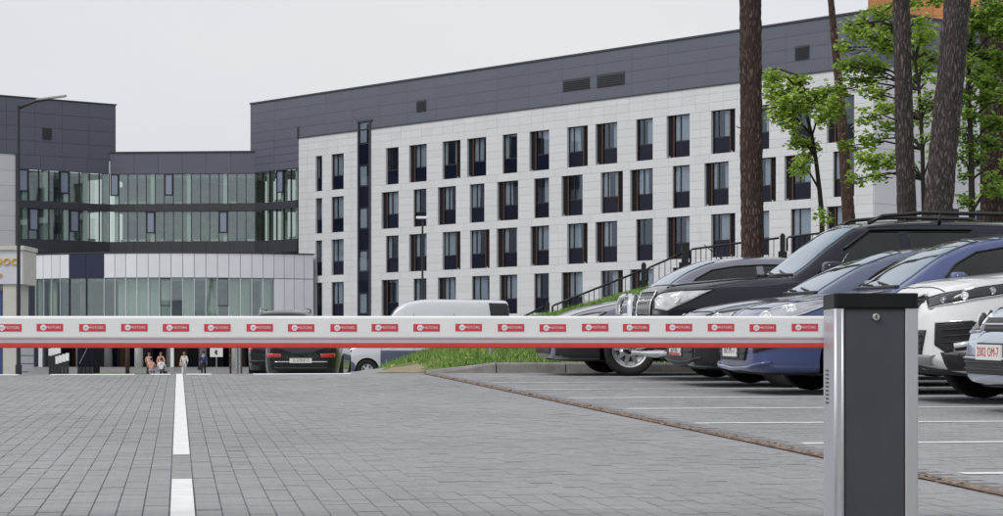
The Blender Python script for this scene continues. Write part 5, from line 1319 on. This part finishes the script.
# stair railing on the bank
RY = 58.0
rl = empty('stair_railing', (P(548, HORY, RY).x, RY, 0), 0, 'black metal stair railing climbing behind the grass bank', 'railing')
def rp(px, py): v = P(px, py, RY); return Vector((v.x - rl.location.x, 0, v.z))
def rail_ground(v): return min(bank(v.x + rl.location.x, RY) - .02, v.z - .55)
for px, py, wd in ((547.5, 301, .11), (643.7, 262.5, .12), (685, 244.5, .17), (782.6, 233.5, .12), (880, 222, .12)):
    v = rp(px, py); g0 = rail_ground(v)
    mb = MB(); mb.box((v.x - wd / 2, -wd / 2, g0), (v.x + wd / 2, wd / 2, v.z - .04)); mb.box((v.x - wd / 3, -wd / 3, v.z - .04), (v.x + wd / 3, wd / 3, v.z)); 
    if wd > .115: mb.box((v.x - wd * .9, -.03, v.z - .75), (v.x + wd * .9, .03, v.z - .45))
    mb.build('post', 'rail', rl)
for (x0, y0), (x1, y1) in (((515, 320), (544, 306.5)), ((552.5, 305), (641, 270.8)), ((647.5, 267.5), (682.5, 253)), ((690.5, 249), (779, 238)), ((787, 237), (878, 226))):
    a, b = rp(x0, y0), rp(x1, y1)
    MB().tube([(a.x, 0, a.z - .35), (a.x, 0, a.z - .04), (a.x + .05, 0, a.z), (b.x, 0, b.z)], .027, 8).build('handrail', 'rail', rl, smooth=True)
    MB().tube([(a.x, 0, a.z - .92), (b.x, 0, b.z - .92)], .018, 6).build('bottom_rail', 'rail', rl)
    n_ = int((b.x - a.x) / .127)
    for i in range(1, n_):
        v = a.lerp(b, i / n_); MB().tube([(v.x, 0, v.z - .93), (v.x, 0, v.z - .01)], .0105, 5).build('baluster', 'rail', rl)
# the stairs the railing follows
stp = MB(); 
stair = empty('stairs', (rl.location.x, RY + .15, 0), 0, 'grey concrete steps behind the black stair railing', 'stairs')
for i in range(18):
    x0 = .1 + i * .19; zz = .86 + i * .085
    MB().box((x0, 0, -.3), (x0 + .19 - .002, 2.2, zz)).build('step', 'kerb', stair)

# thin grey post on the bank
b = P(491, 362, 32.2); mp_ = empty('marker_post', (b.x, b.y, bank(b.x, b.y) - .03), 0, 'short grey steel post in the grass behind the kerb', 'post')
MB().lathe([(.001, 0), (.03, 0), (.03, .50), (.022, .52), (.001, .525)], 12).build('tube', 'steel', mp_, smooth=False)
MB().lathe([(.05, .02), (.05, .035), (.031, .036)], 12).build('collar', 'steel', mp_)

# forecourt things seen under the arm
for i in range(8):
    px, Yd = (50.2 + 3.0 * i, 168 - i * 1.0) if i < 4 else (57.2 + 3.4 * (i - 4), 158 - (i - 4) * 1.0)
    b = P(px, HORY, Yd); t = empty('bollard', (b.x, Yd, fz(Yd) - .02), 0, 'dark bollard with tall white top in the rows before the entrance', 'bollard', 'white-topped bollards before the entrance')
    hz = P(px, (355.5 - i * .8) if i < 4 else (363.5 - (i - 4) * 1.0), Yd).z - fz(Yd)
    MB().box((-.09, -.09, 0), (.09, .09, max(.3, hz - .02))).build('shaft', 'steel_dark', t)
    MB().box((-.105, -.105, max(.3, hz)), (.105, .105, max(.3, hz) + .52)).build('cap', 'sticker_white', t)
b = P(86, HORY, 166); ves = empty('entrance_lobby', (b.x, 166, fz(166) - .02), 0, 'dark glazed entrance lobby box with a diagonal brace', 'lobby')
MB().box((-.62, 0, 0), (.62, 2.2, 2.9)).build('shell', 'louvre', ves)
for i in range(3): MB().box((-.58 + i * .40, -.03, .75), (-.58 + i * .40 + .36, -.002, 2.8)).build('pane', 'spandrel', ves)
MB().tube([(-.45, -.06, .9), (.45, -.06, 2.7)], .022, 6).build('brace', 'steel', ves)
for i in range(4): MB().box((-.6 + i * .305, -.10, .12), (-.6 + i * .305 + .26, -.002, .66)).build('planter_panel', 'steel_dark', ves)
b = P(127.5, HORY, 160); tp = empty('timber_post', (b.x, 160, fz(160) - .02), 0, 'brown round timber post standing in the grass strip', 'post')
MB().lathe([(.001, 0), (.15, 0), (.13, 3.0), (.001, 3.02)], 12).build('shaft', 'bark_red', tp, smooth=True); MB().lathe([(.19, 0), (.19, .08), (.15, .09)], 12).build('collar', 'steel_dark', tp)
b = P(128, HORY, 161); 
mb = MB().prism([(b.x - 2.4, 160.2), (b.x + 1.2, 160.2), (b.x + 1.2, 163.5), (b.x - 2.4, 163.5)], fz(161) - .3, fz(161) + .10)
tag(mb.build('grass_strip', 'grass_soil'), kind='structure')
gs = MB()
for i in range(900):
    x = b.x + random.uniform(-2.4, 1.2); y = random.uniform(160.25, 163.4); h_ = random.uniform(.05, .14)
    gs.add([(x - .02, y, fz(161) + .1), (x + .02, y, fz(161) + .1), (x + random.uniform(-.03, .03), y, fz(161) + .1 + h_)], [(0, 1, 2)])
tag(gs.build('strip_grass', 'grass', recalc=False), 'grass of the narrow strip around the timber post', 'grass', kind='stuff')
# board on a post
b = P(216.5, HORY, 158); sg_ = empty('notice_board', (b.x, 158, fz(158) - .02), 0, 'white notice board with dark pictogram on a thin grey post', 'sign')
zz = P(216, 352, 158).z - fz(158)
MB().tube([(0, 0, 0), (0, 0, zz + .7)], .035, 8).build('post', 'steel', sg_)
bd = MB().box((-.44, -.07, zz - .32), (.44, -.036, zz + .30)).build('board', 'plate', sg_); MB().box((-.44, -.07, zz + .36), (.44, -.036, zz + .62)).build('board', 'plate', sg_)
MB().add([(-.02, -.076, zz - .18), (.08, -.076, zz - .18), (.06, -.076, zz + .02), (.1, -.076, zz + .1), (-.04, -.076, zz + .17), (-.14, -.076, zz - .02)], [(0, 1, 2, 3, 4, 5)]).build('pictogram', 'plate_black', bd)
# white and brown door posts
b = P(172, HORY, 172); d_ = empty('white_pillar', (b.x, 172, fz(172) - .02), 0, 'slim white pillar beside the brown entrance door', 'pillar')
MB().box((-.12, 0, .3), (.12, .24, 3.2)).build('shaft', 'column', d_); MB().box((-.2, -.08, 0), (.2, .32, .3)).build('foot', 'steel', d_)
# steel posts by the dark estate
for i, (px, h_, m) in enumerate(((230.5, 1.25, 'bark_red'), (237, 1.3, 'steel'), (240.2, 1.15, 'steel'))):
    b = P(px, HORY, 62); z = fz(62); t = empty(('timber_stake', 'steel_bollard', 'steel_bollard')[i], (b.x, 62, z - .02), 0,
        ('thin brown timber stake beside the steel bollards', 'round steel bollard beside the tall dark sport utility car', 'round steel bollard beside the tall dark sport utility car')[i], ('stake', 'bollard', 'bollard')[i], None if i == 0 else 'steel bollards by the road')
    MB().lathe([(.001, 0), (.055 if i else .03, 0), (.055 if i else .03, h_), (.03, h_ + .03), (.001, h_ + .035)], 12).build('shaft', m, t, smooth=False)
    MB().lathe([(.075, 0), (.075, .04), (.056, .045)], 12).build('foot', 'steel_dark', t)

# ================================================================ PEOPLE
def skin(name, chains, m, parent, sub=2, root=None):
    """chains: lists of ((x,y,z), r); points that coincide are shared, so limbs grow out of one surface"""
    vs = []; rad = []; ed = []; idx = {}
    def vid(p, r):
        k = tuple(round(c_, 4) for c_ in p)
        if k not in idx: idx[k] = len(vs); vs.append(p); rad.append(r)
        return idx[k]
    for ch in chains:
        ids = [vid(p, r) for p, r in ch]; ed += [(a, b) for a, b in zip(ids[:-1], ids[1:]) if a != b]
    me = bpy.data.meshes.new(name); me.from_pydata(vs, ed, []); o = bpy.data.objects.new(name, me); COL.objects.link(o)
    sm = o.modifiers.new('skin', 'SKIN'); sm.use_smooth_shade = True
    for i, sv in enumerate(me.skin_vertices[0].data):
        r = rad[i]; sv.radius = r if hasattr(r, '__len__') else (r, r); sv.use_root = i == 0
    ss = o.modifiers.new('sub', 'SUBSURF'); ss.levels = ss.render_levels = sub
    bpy.context.view_layer.update()
    me2 = bpy.data.meshes.new_from_object(o.evaluated_get(bpy.context.evaluated_depsgraph_get())); bpy.data.objects.remove(o)
    me2.name = name
    return obj(name, me2, m, parent)
def person(px, Yd, yaw, label, shirt, legs, hair, H=1.72, pose='walk', ground=None, long_hair=False, group=None, seat=.0):
    b = P(px, HORY, Yd); z = fz(Yd) if ground is None else ground
    t = empty('person', (b.x, Yd, z), yaw, label, 'person', group); k = H / 1.72
    S = lambda *a: tuple(q * k for q in a)
    if pose == 'walk':
        pel = S(0, 0, .93); st = (.18, -.16); kn = [S(-.09, -.10, .50), S(.09, .06, .50)]; an = [S(-.09, -.20, .09), S(.09, .22, .12)]; toe = [S(-.09, -.34, .03), S(.09, .09, .03)]
        el = [S(-.25, .08, 1.12), S(.25, -.04, 1.12)]; ha = [S(-.25, -.04, .88), S(.26, -.20, .92)]
    else:
        pel = S(0, 0, .50); kn = [S(-.11, -.42, .50), S(.11, -.42, .50)]; an = [S(-.11, -.46, .08), S(.11, -.46, .08)]; toe = [S(-.11, -.60, .03), S(.11, -.60, .03)]
        el = [S(-.25, -.06, .72), S(.25, -.06, .72)]; ha = [S(-.14, -.28, .62), S(.14, -.28, .62)]
    dz = pel[2] - .93 * k
    Q = lambda x, y, z_: (x * k, y * k, z_ * k + dz)
    waist, chest, neck0, neck, head, crown = Q(0, .01, 1.05), Q(0, .02, 1.28), Q(0, .02, 1.43), Q(0, .0, 1.50), Q(0, -.015, 1.60), Q(0, -.005, 1.68)
    sh = [Q(-.17, .02, 1.38), Q(.17, .02, 1.38)]; hip = [(-.09 * k, 0, pel[2] - .04 * k), (.09 * k, 0, pel[2] - .04 * k)]
    ch = [[(pel, (.15 * k, .11 * k)), (waist, (.13 * k, .10 * k)), (chest, (.155 * k, .11 * k)), (neck0, (.08 * k, .07 * k)), (neck, .052 * k), (head, (.078 * k, .092 * k)), (crown, (.066 * k, .08 * k))],
          [(head, .078 * k), (Q(0, -.115, 1.585), .014 * k)]]
    for i in (0, 1):
        ch.append([(chest, .15 * k), (sh[i], .062 * k), (el[i], .042 * k), (ha[i], .028 * k)])
        hv = Vector(ha[i]); dv = (hv - Vector(el[i])).normalized(); palm = hv + dv * .06 * k
        ch.append([(ha[i], .028 * k), (tuple(palm), .026 * k)])
        for f_, (sx_, ln) in enumerate(((-.024, .07), (-.008, .085), (.008, .08), (.022, .062))):
            a_ = palm + Vector((0, sx_ * k, 0)) + dv * .035 * k; ch.append([(tuple(palm), .026 * k), (tuple(a_), .009 * k), (tuple(a_ + dv * ln * .6 * k + Vector((0, -.012 * k, 0))), .007 * k)])
        ch.append([(ha[i], .028 * k), (tuple(hv + dv * .04 * k + Vector((0, -.045 * k, 0))), .010 * k)])
        ch.append([(pel, .14 * k), (hip[i], .085 * k), (kn[i], .058 * k), (an[i], .042 * k), (toe[i], .036 * k)])
    skin('body', ch, 'skin', t, 1)
    e = .014 * k
    skin('shirt', [[(pel, (.155 * k + e, .115 * k + e)), (waist, (.135 * k + e, .10 * k + e)), (chest, (.155 * k + e, .11 * k + e)), (neck0, (.07 * k + e, .06 * k + e))]] + [[(chest, .15 * k), (sh[i], .062 * k + e), (el[i], .046 * k + e), (tuple(Vector(el[i]).lerp(Vector(ha[i]), .5)), .036 * k + e)] for i in (0, 1)], shirt, t, 2)
    skin('trousers', [[(waist, (.12 * k + e, .095 * k + e)), (pel, (.15 * k + e, .115 * k + e))]] + [[(pel, .14 * k), (hip[i], .088 * k + e), (kn[i], .062 * k + e), (tuple(Vector(kn[i]).lerp(Vector(an[i]), .9)), .05 * k + e)] for i in (0, 1)], legs, t, 2)
    for i in (0, 1): skin('shoe', [[(an[i], .045 * k), (tuple((Vector(an[i]) + Vector((0, .01, -.04 * k)))), .05 * k), (toe[i], .042 * k)]], 'c_dark', t, 1)
    hd = Vector(head)
    mb = MB(); mb.ellipsoid((hd.x, hd.y + .022 * k, hd.z + .05 * k), (.092 * k, .102 * k, .095 * k), 14, 10)
    if long_hair: mb.ellipsoid((hd.x, hd.y + .07 * k, hd.z - .08 * k), (.085 * k, .05 * k, .17 * k), 12, 8)
    mb.build('hair', hair, t, smooth=True)
    for i in (-1, 1):
        MB().ellipsoid((hd.x + .03 * i * k, hd.y - .086 * k, hd.z + .008 * k), (.012 * k, .008 * k, .008 * k), 8, 6).build('eye', 'c_dark', t, smooth=True)
        MB().ellipsoid((hd.x + .086 * i * k, hd.y + .01 * k, hd.z), (.012 * k, .025 * k, .034 * k), 8, 6).build('ear', 'skin', t, smooth=True)
    MB().ellipsoid((hd.x, hd.y - .088 * k, hd.z - .05 * k), (.024 * k, .008 * k, .006 * k), 8, 6).build('mouth', 'plate_red', t, smooth=True)
    return t
person(184.2, 163, 0, 'person in pale clothes walking towards the lane with a pink bag', 'c_pale', 'c_white', 'c_blond', 1.70, long_hair=True)
person(203.4, 163, R(180), 'person in navy jacket and dark trousers walking to the entrance', 'c_navy', 'c_dark', 'c_brown', 1.78)
# seated group on a bench
BYD = 150; bzz = fz(BYD)
b = P(157, HORY, BYD); be = empty('bench', (b.x, BYD, bzz), 0, 'dark slatted bench carrying the seated people', 'bench')
for i in range(4): MB().box((-.75, -.22 + i * .12, .40), (.75, -.22 + i * .12 + .10, .44)).build('slat', 'wood_room', be)
for x in (-.6, .6): MB().box((x - .04, -.2, -.02), (x + .04, .22, .399)).build('leg', 'steel_dark', be)
person(151.3, BYD, R(180), 'person in peach top seated with back turned on the bench', 'c_peach', 'c_bluegrey', 'c_brown', 1.72, 'sit', bzz - .02)
person(161.4, BYD, R(180), 'person in pale grey shirt seated with back turned on the bench', 'c_white', 'c_dark', 'c_brown', 1.72, 'sit', bzz - .02)
person(149.0, 157, R(170), 'person in peach top standing beyond the seated pair, to the pale shirt wearer’s far side'.replace('’', "'"), 'c_peach', 'c_dark', 'c_blond', 1.62)
person(160.8, 158, R(10), 'person in dusty pink top standing face on behind the pale shirt sitter', 'c_peach', 'c_bluegrey', 'c_blond', 1.66, long_hair=True)
bb = P(181.5, 362, 163); bg_ = empty('shoulder_bag', (bb.x, 162.86, P(181, 371, 163).z + .35), 0, 'pink bag hanging at the side of the pale dressed walker', 'bag')
MB().box((-.12, -.05, 0), (.12, .05, .26)).build('pouch', 'c_peach', bg_, bevel=.02)
MB().tube([(-.10, 0, .25), (-.04, 0, .50), (.04, 0, .50), (.10, 0, .25)], .012, 6).build('strap', 'c_peach', bg_)
bb = P(200.2, 362, 163); bg_ = empty('briefcase', (bb.x, 162.9, fz(163) + .42), 0, 'dark bag carried by the navy jacket walker', 'bag')
MB().box((-.16, -.04, 0), (.12, .04, .28)).build('case', 'c_dark', bg_, bevel=.015); MB().tube([(-.06, 0, .28), (-.05, 0, .40), (.03, 0, .40), (.04, 0, .28)], .012, 6).build('handle', 'c_dark', bg_)

# ================================================================ TREES
def trunk_mesh(pts, rad, seed, nseg=56, ring_h=.04, amp=.15):
    """tapered trunk with raised bark plates"""
    P0 = [Vector(p) for p in pts]; tot = sum((b - a).length for a, b in zip(P0[:-1], P0[1:])); n1 = int(min(tot, 8.5) / ring_h); n = n1 + max(2, int((tot - min(tot, 8.5)) / .35))
    vs = []
    cum = [0]
    for a, b in zip(P0[:-1], P0[1:]): cum.append(cum[-1] + (b - a).length)
    zz = pchip(list(zip(cum, [p.z for p in P0]))); xx = pchip(list(zip(cum, [p.x for p in P0]))); yy = pchip(list(zip(cum, [p.y for p in P0]))); rr = pchip(list(zip(cum, rad)))
    for i in range(n + 1):
        s_ = min(tot, i * ring_h if i <= n1 else n1 * ring_h + (tot - n1 * ring_h) * (i - n1) / max(1, n - n1)); c = Vector((xx(s_), yy(s_), zz(s_))); r = rr(s_)
        for k in range(nseg):
            t = 2 * math.pi * k / nseg
            q = Vector((math.cos(t) * 9 * r / .2 * .35 + seed, math.sin(t) * 9 * r / .2 * .35, c.z * 2.6))
            d = noise.voronoi(q * 1.6)[0]; e = (d[1] - d[0])
            f = 1 + amp * (min(e, .55) - .3) + .07 * noise.noise(q * .35)
            vs.append(c + Vector((math.cos(t) * r * f, math.sin(t) * r * f, 0)))
    fs = [(i * nseg + k, i * nseg + (k + 1) % nseg, (i + 1) * nseg + (k + 1) % nseg, (i + 1) * nseg + k) for i in range(n) for k in range(nseg)]
    return vs, fs
def leaves(clumps, size, per, flat=.55, fold=.25):
    """leaf blades: six-sided, folded along the midrib, gathered in sprays"""
    vs = []; fs = []
    shape = np.array([(0, -.5, 0), (.30, -.22, 1), (.36, .14, 1), (0, .55, 0), (-.36, .14, 1), (-.30, -.22, 1)])
    for c, r, nn in clumps:
        for _ in range(int(nn * per)):
            while True:
                q = RNG.uniform(-1, 1, 3)
                if q @ q < 1: break
            tip = np.array([c.x, c.y, c.z]) + q * np.array([r.x, r.y, r.z])
            for j in range(RNG.integers(4, 8)):
                s_ = size * RNG.uniform(.65, 1.25); base = tip + RNG.normal(0, size * .75, 3) * np.array([1, 1, .7])
                up = np.array([RNG.normal(0, flat), RNG.normal(0, flat), 1.0]); up /= np.linalg.norm(up)
                d = RNG.normal(0, 1, 3); d[2] -= .35; d -= up * (d @ up); d /= np.linalg.norm(d) + 1e-9
                sd_ = np.cross(up, d); f_ = RNG.uniform(.3, 1.4) * fold
                n0 = len(vs)
                for a, b, e in shape: vs.append(base + s_ * (a * sd_ + b * d + (e * f_ * abs(a)) * up))
                fs += [(n0, n0 + 1, n0 + 2, n0 + 3), (n0, n0 + 3, n0 + 4, n0 + 5)]
    return np.array(vs), np.array(fs)
def gz_at(X, Y): return bank(X, Y)
def pine(px0, py0, px1, py1, w0, w1, Yd, label, m, seed, height=17.0, bend=0.0, amp=.15):
    """px0,py0 low visible end, px1,py1 at the top edge of the photo; widths in photo pixels"""
    a = P(px0, py0, Yd); b = P(px1, py1, Yd); k = Yd / FPX
    dx = (b.x - a.x) / (b.z - a.z)
    gx = a.x - dx * (a.z - gz_at(a.x, Yd)); gz_ = gz_at(gx, Yd) - .15
    t = empty('pine_tree', (gx, Yd, gz_), 0, label, 'tree', 'pine trunks behind the parked cars')
    L_ = lambda v: (v.x - gx, v.y - Yd, v.z - gz_)
    topx = gx + dx * height
    mid = a.lerp(b, .5) + Vector((bend, 0, 0))
    pts = [(0, 0, 0), (0 + dx * .5, 0, .5), L_(a), L_(mid), L_(b), (topx - gx, .3, height)]
    rad = [w0 * k / 2 * 1.5, w0 * k / 2 * 1.12, w0 * k / 2, (w0 + w1) * k / 4, w1 * k / 2, .05]
    pts = sorted(zip(pts, rad), key=lambda q: q[0][2]); rad = [q[1] for q in pts]; pts = [q[0] for q in pts]
    vs, fs = trunk_mesh(pts, rad, seed, amp=amp)
    mb = MB(); mb.add(vs, fs)
    rr = random.Random(seed); tips = []
    for i in range(12):                            # the boughs of the crown, far above the picture
        z = height * (.60 + .38 * i / 12); an = rr.random() * 6.28; ln = rr.uniform(1.2, 2.6) * (1.15 - i / 16)
        x = dx * z; e = (x + math.cos(an) * ln, math.sin(an) * ln, z + rr.uniform(.1, .7))
        mb.tube([(x, 0, z), ((x + e[0]) / 2, e[1] / 2, z + .15), e], [.05, .035, .012], 6); tips.append(Vector(e))
    for i in range(4):                             # dead stubs on the bole
        z = rr.uniform(2.5, 7); an = rr.random() * 6.28; ln = rr.uniform(.08, .3); r_ = w0 * k / 2 * .9
        mb.tube([(dx * z + math.cos(an) * r_ * .7, math.sin(an) * r_ * .7, z), (dx * z + math.cos(an) * (r_ + ln), math.sin(an) * (r_ + ln), z + ln * .3)], [.018, .008], 6)
    mb.build('trunk', m, t, smooth=True, recalc=False)
    v, f = leaves([(p, Vector((.75, .75, .4)), 26) for p in tips], .16, 1.0)
    obj('crown', mesh_np('crown', v, f), 'needle', t)
    return t
pine(752.5, 250, 750, 0, 23, 21.5, 38.0, 'straight thick reddish-brown pine trunk above the silver saloon roof', 'bark', 1.0)
pine(848.5, 214, 831, 0, 13, 6.5, 44.0, 'slender leaning pine with orange upper bark between the saplings', 'bark_red', 5.0, 13, .02)
pine(906.5, 205, 901, 0, 19.5, 17, 37.0, 'straight grey-brown pine trunk behind the off-roader roof rails', 'bark_grey', 9.0)
pine(938.5, 205, 957.5, 0, 29, 26, 36.0, 'thickest pine trunk, dark and leaning away from the grey-brown pine', 'bark_grey', 14.0, amp=.20)
pine(985, 205, 984, 0, 10, 9, 46.0, 'thin dark pine trunk between the thick leaning pine and the wide pine', 'bark', 21.0)
pine(1001, 205, 1000, 0, 26, 21, 41.0, 'wide dark pine trunk half hidden by leaves at the end of the tree row', 'bark', 27.0)
def sapling(label, Yd, path_px, r0, r1, cl, m, per=1.0, dep=.6, size=.088):
    pts = [P(x, y, Yd) for x, y in path_px]; g0 = pts[0]; gz_ = min(gz_at(g0.x, Yd), g0.z - .2)
    t = empty('sapling', (g0.x, Yd, gz_ - .05), 0, label, 'tree'); o = Vector((g0.x, Yd, gz_ - .05))
    loc = [Vector((0, 0, 0))] + [p - o for p in pts]
    loc = [l for i, l in enumerate(loc) if i == 0 or l.z > loc[i - 1].z + .01]
    n_ = len(loc); mb = MB(); mb.tube(loc, [r0 + (r1 - r0) * i / (n_ - 1) for i in range(n_)], 10)
    clumps = []; rr = random.Random(int(Yd * 10))
    for (x, y, rx, ry, d) in cl:
        k = Yd / FPX; dy = rr.uniform(-dep, dep)
        c = P(x, y, Yd) - o + Vector((0, dy, 0)); clumps.append((c, Vector((rx * k, max(rx * k * .8, .18), ry * k)), d))
        # bough from the nearest lower trunk point
        best = min(loc[1:], key=lambda q: (q - c).length + (3 if q.z > c.z else 0))
        end = c + Vector((rx * k * .7 * (1 if c.x > best.x else -1), 0, ry * k * .3))
        mid = best.lerp(c, .5) + Vector((0, 0, .12)); mb.tube([best, mid, c, end], [.022, .016, .010, .004], 6)
        for _ in range(7):
            e = c + Vector((rr.uniform(-1, 1) * rx * k, rr.uniform(-.3, .3), rr.uniform(-1, 1) * ry * k)); mb.tube([c.lerp(best, rr.uniform(0, .35)), e], [.008, .003], 5)
    mb.build('trunk', 'twig', t, smooth=True, recalc=False)
    v, f = leaves(clumps, size, per); obj('crown', mesh_np('crown', v, f), m, t)
sapling('young broadleaf tree with light green leaves between the thick straight and slender pines', 40.0, [(822, 216), (819.5, 190), (816, 160), (812, 136), (806, 112), (800, 90), (797, 75)], .05, .018,
        [(772, 80, 9, 7, 16), (781, 92, 14, 12, 32), (797, 84, 12, 9, 20), (812, 98, 15, 12, 34), (826, 94, 11, 12, 20), (779, 115, 13, 11, 26), (793, 107, 14, 12, 30), (818, 118, 10, 11, 18), (832, 112, 8, 10, 12), (788, 126, 9, 6, 10), (800, 141, 8, 7, 12), (812, 147, 8, 6, 9), (797, 168, 8, 9, 12), (806, 158, 5, 6, 5), (819, 218, 5, 6, 7), (760, 72, 4, 4, 3)], 'leaf', 2.2)
sapling('broadleaf sapling spreading leafy boughs around the grey-brown pine', 39.2, [(924, 210), (923, 180), (922.5, 150), (921, 120), (919, 90), (915, 60), (910, 30), (906, 10)], .045, .02,
        [(858, 30, 11, 8, 13), (850, 45, 9, 7, 9), (872, 38, 14, 10, 22), (888, 46, 10, 10, 18), (862, 62, 16, 8, 24), (882, 64, 12, 9, 20), (846, 66, 7, 5, 8), (894, 26, 8, 7, 10), (874, 77, 8, 4, 6), (884, 10, 14, 8, 18), (905, 5, 16, 6, 14), (930, 4, 12, 5, 10),
         (868, 93, 9, 6, 9), (884, 90, 9, 6, 9), (877, 112, 11, 6, 10), (862, 120, 9, 7, 10), (887, 128, 10, 7, 12), (852, 143, 8, 6, 8), (868, 140, 11, 7, 12), (860, 163, 10, 8, 14), (876, 166, 12, 7, 15), (888, 160, 6, 6, 6), (857, 178, 6, 6, 6),
         (918, 40, 9, 9, 14), (932, 32, 10, 8, 16), (926, 52, 10, 9, 15), (936, 58, 8, 8, 9), (920, 78, 9, 7, 9), (932, 84, 8, 6, 7), (915, 140, 5, 5, 4), (929, 138, 5, 4, 4), (916, 165, 4, 4, 3), (914, 25, 8, 8, 8), (925, 100, 9, 7, 9), (918, 112, 7, 6, 6), (933, 108, 6, 6, 6), (928, 120, 6, 5, 5), (893, 108, 6, 6, 6), (845, 86, 7, 6, 7), (856, 76, 9, 6, 9), (843, 30, 6, 6, 6), (926, 66, 9, 7, 10), (868, 20, 9, 7, 10), (870, 180, 7, 5, 6), (930, 160, 5, 5, 4)], 'leaf', 2.0, .7)
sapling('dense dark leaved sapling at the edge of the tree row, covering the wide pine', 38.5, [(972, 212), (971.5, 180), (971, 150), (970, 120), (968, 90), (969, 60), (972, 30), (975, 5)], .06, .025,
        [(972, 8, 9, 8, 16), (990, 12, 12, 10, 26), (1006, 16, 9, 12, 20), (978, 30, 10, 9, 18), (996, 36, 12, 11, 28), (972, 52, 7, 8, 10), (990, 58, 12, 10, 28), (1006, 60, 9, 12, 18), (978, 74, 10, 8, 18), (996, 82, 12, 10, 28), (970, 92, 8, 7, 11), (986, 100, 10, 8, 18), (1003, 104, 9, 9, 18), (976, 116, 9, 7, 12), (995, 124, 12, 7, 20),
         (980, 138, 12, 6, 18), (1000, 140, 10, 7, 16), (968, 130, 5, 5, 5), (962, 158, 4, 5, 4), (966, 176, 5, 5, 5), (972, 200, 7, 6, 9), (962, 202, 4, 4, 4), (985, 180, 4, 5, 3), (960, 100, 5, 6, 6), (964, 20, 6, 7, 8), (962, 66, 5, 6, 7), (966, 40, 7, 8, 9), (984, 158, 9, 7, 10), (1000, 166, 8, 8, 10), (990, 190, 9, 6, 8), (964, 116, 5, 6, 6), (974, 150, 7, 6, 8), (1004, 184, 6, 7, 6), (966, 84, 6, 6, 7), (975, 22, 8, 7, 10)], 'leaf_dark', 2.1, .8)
# tree belt added behind the camera, out of view, for the cars to reflect
cl = []
for i in range(64):
    x = -62 + i * 2 + random.uniform(-1.5, 1.5); h_ = random.uniform(3.5, 7.5)
    for k in range(3): cl.append((Vector((x + random.uniform(-1, 1), -34 + random.uniform(-3, 3), h_ * (.35 + .3 * k))), Vector((2.0, 1.6, 1.6)), 26))
v, f = leaves(cl, .55, 1.0)
tb = MB()
for i in range(22): x = -60 + i * 5.6; tb.tube([(x, -34, fz(-30) - .3), (x + .1, -34, 3), (x, -34, 6)], [.2, .15, .06], 8)
tbo = tag(obj('reflection_trees', mesh_np('reflection_trees', v, f), 'leaf_dark'), 'added belt of broadleaf trees out of view, for the cars to reflect', 'trees', kind='stuff')
tb.build('trunks', 'bark', tbo)
bpy.context.view_layer.update()
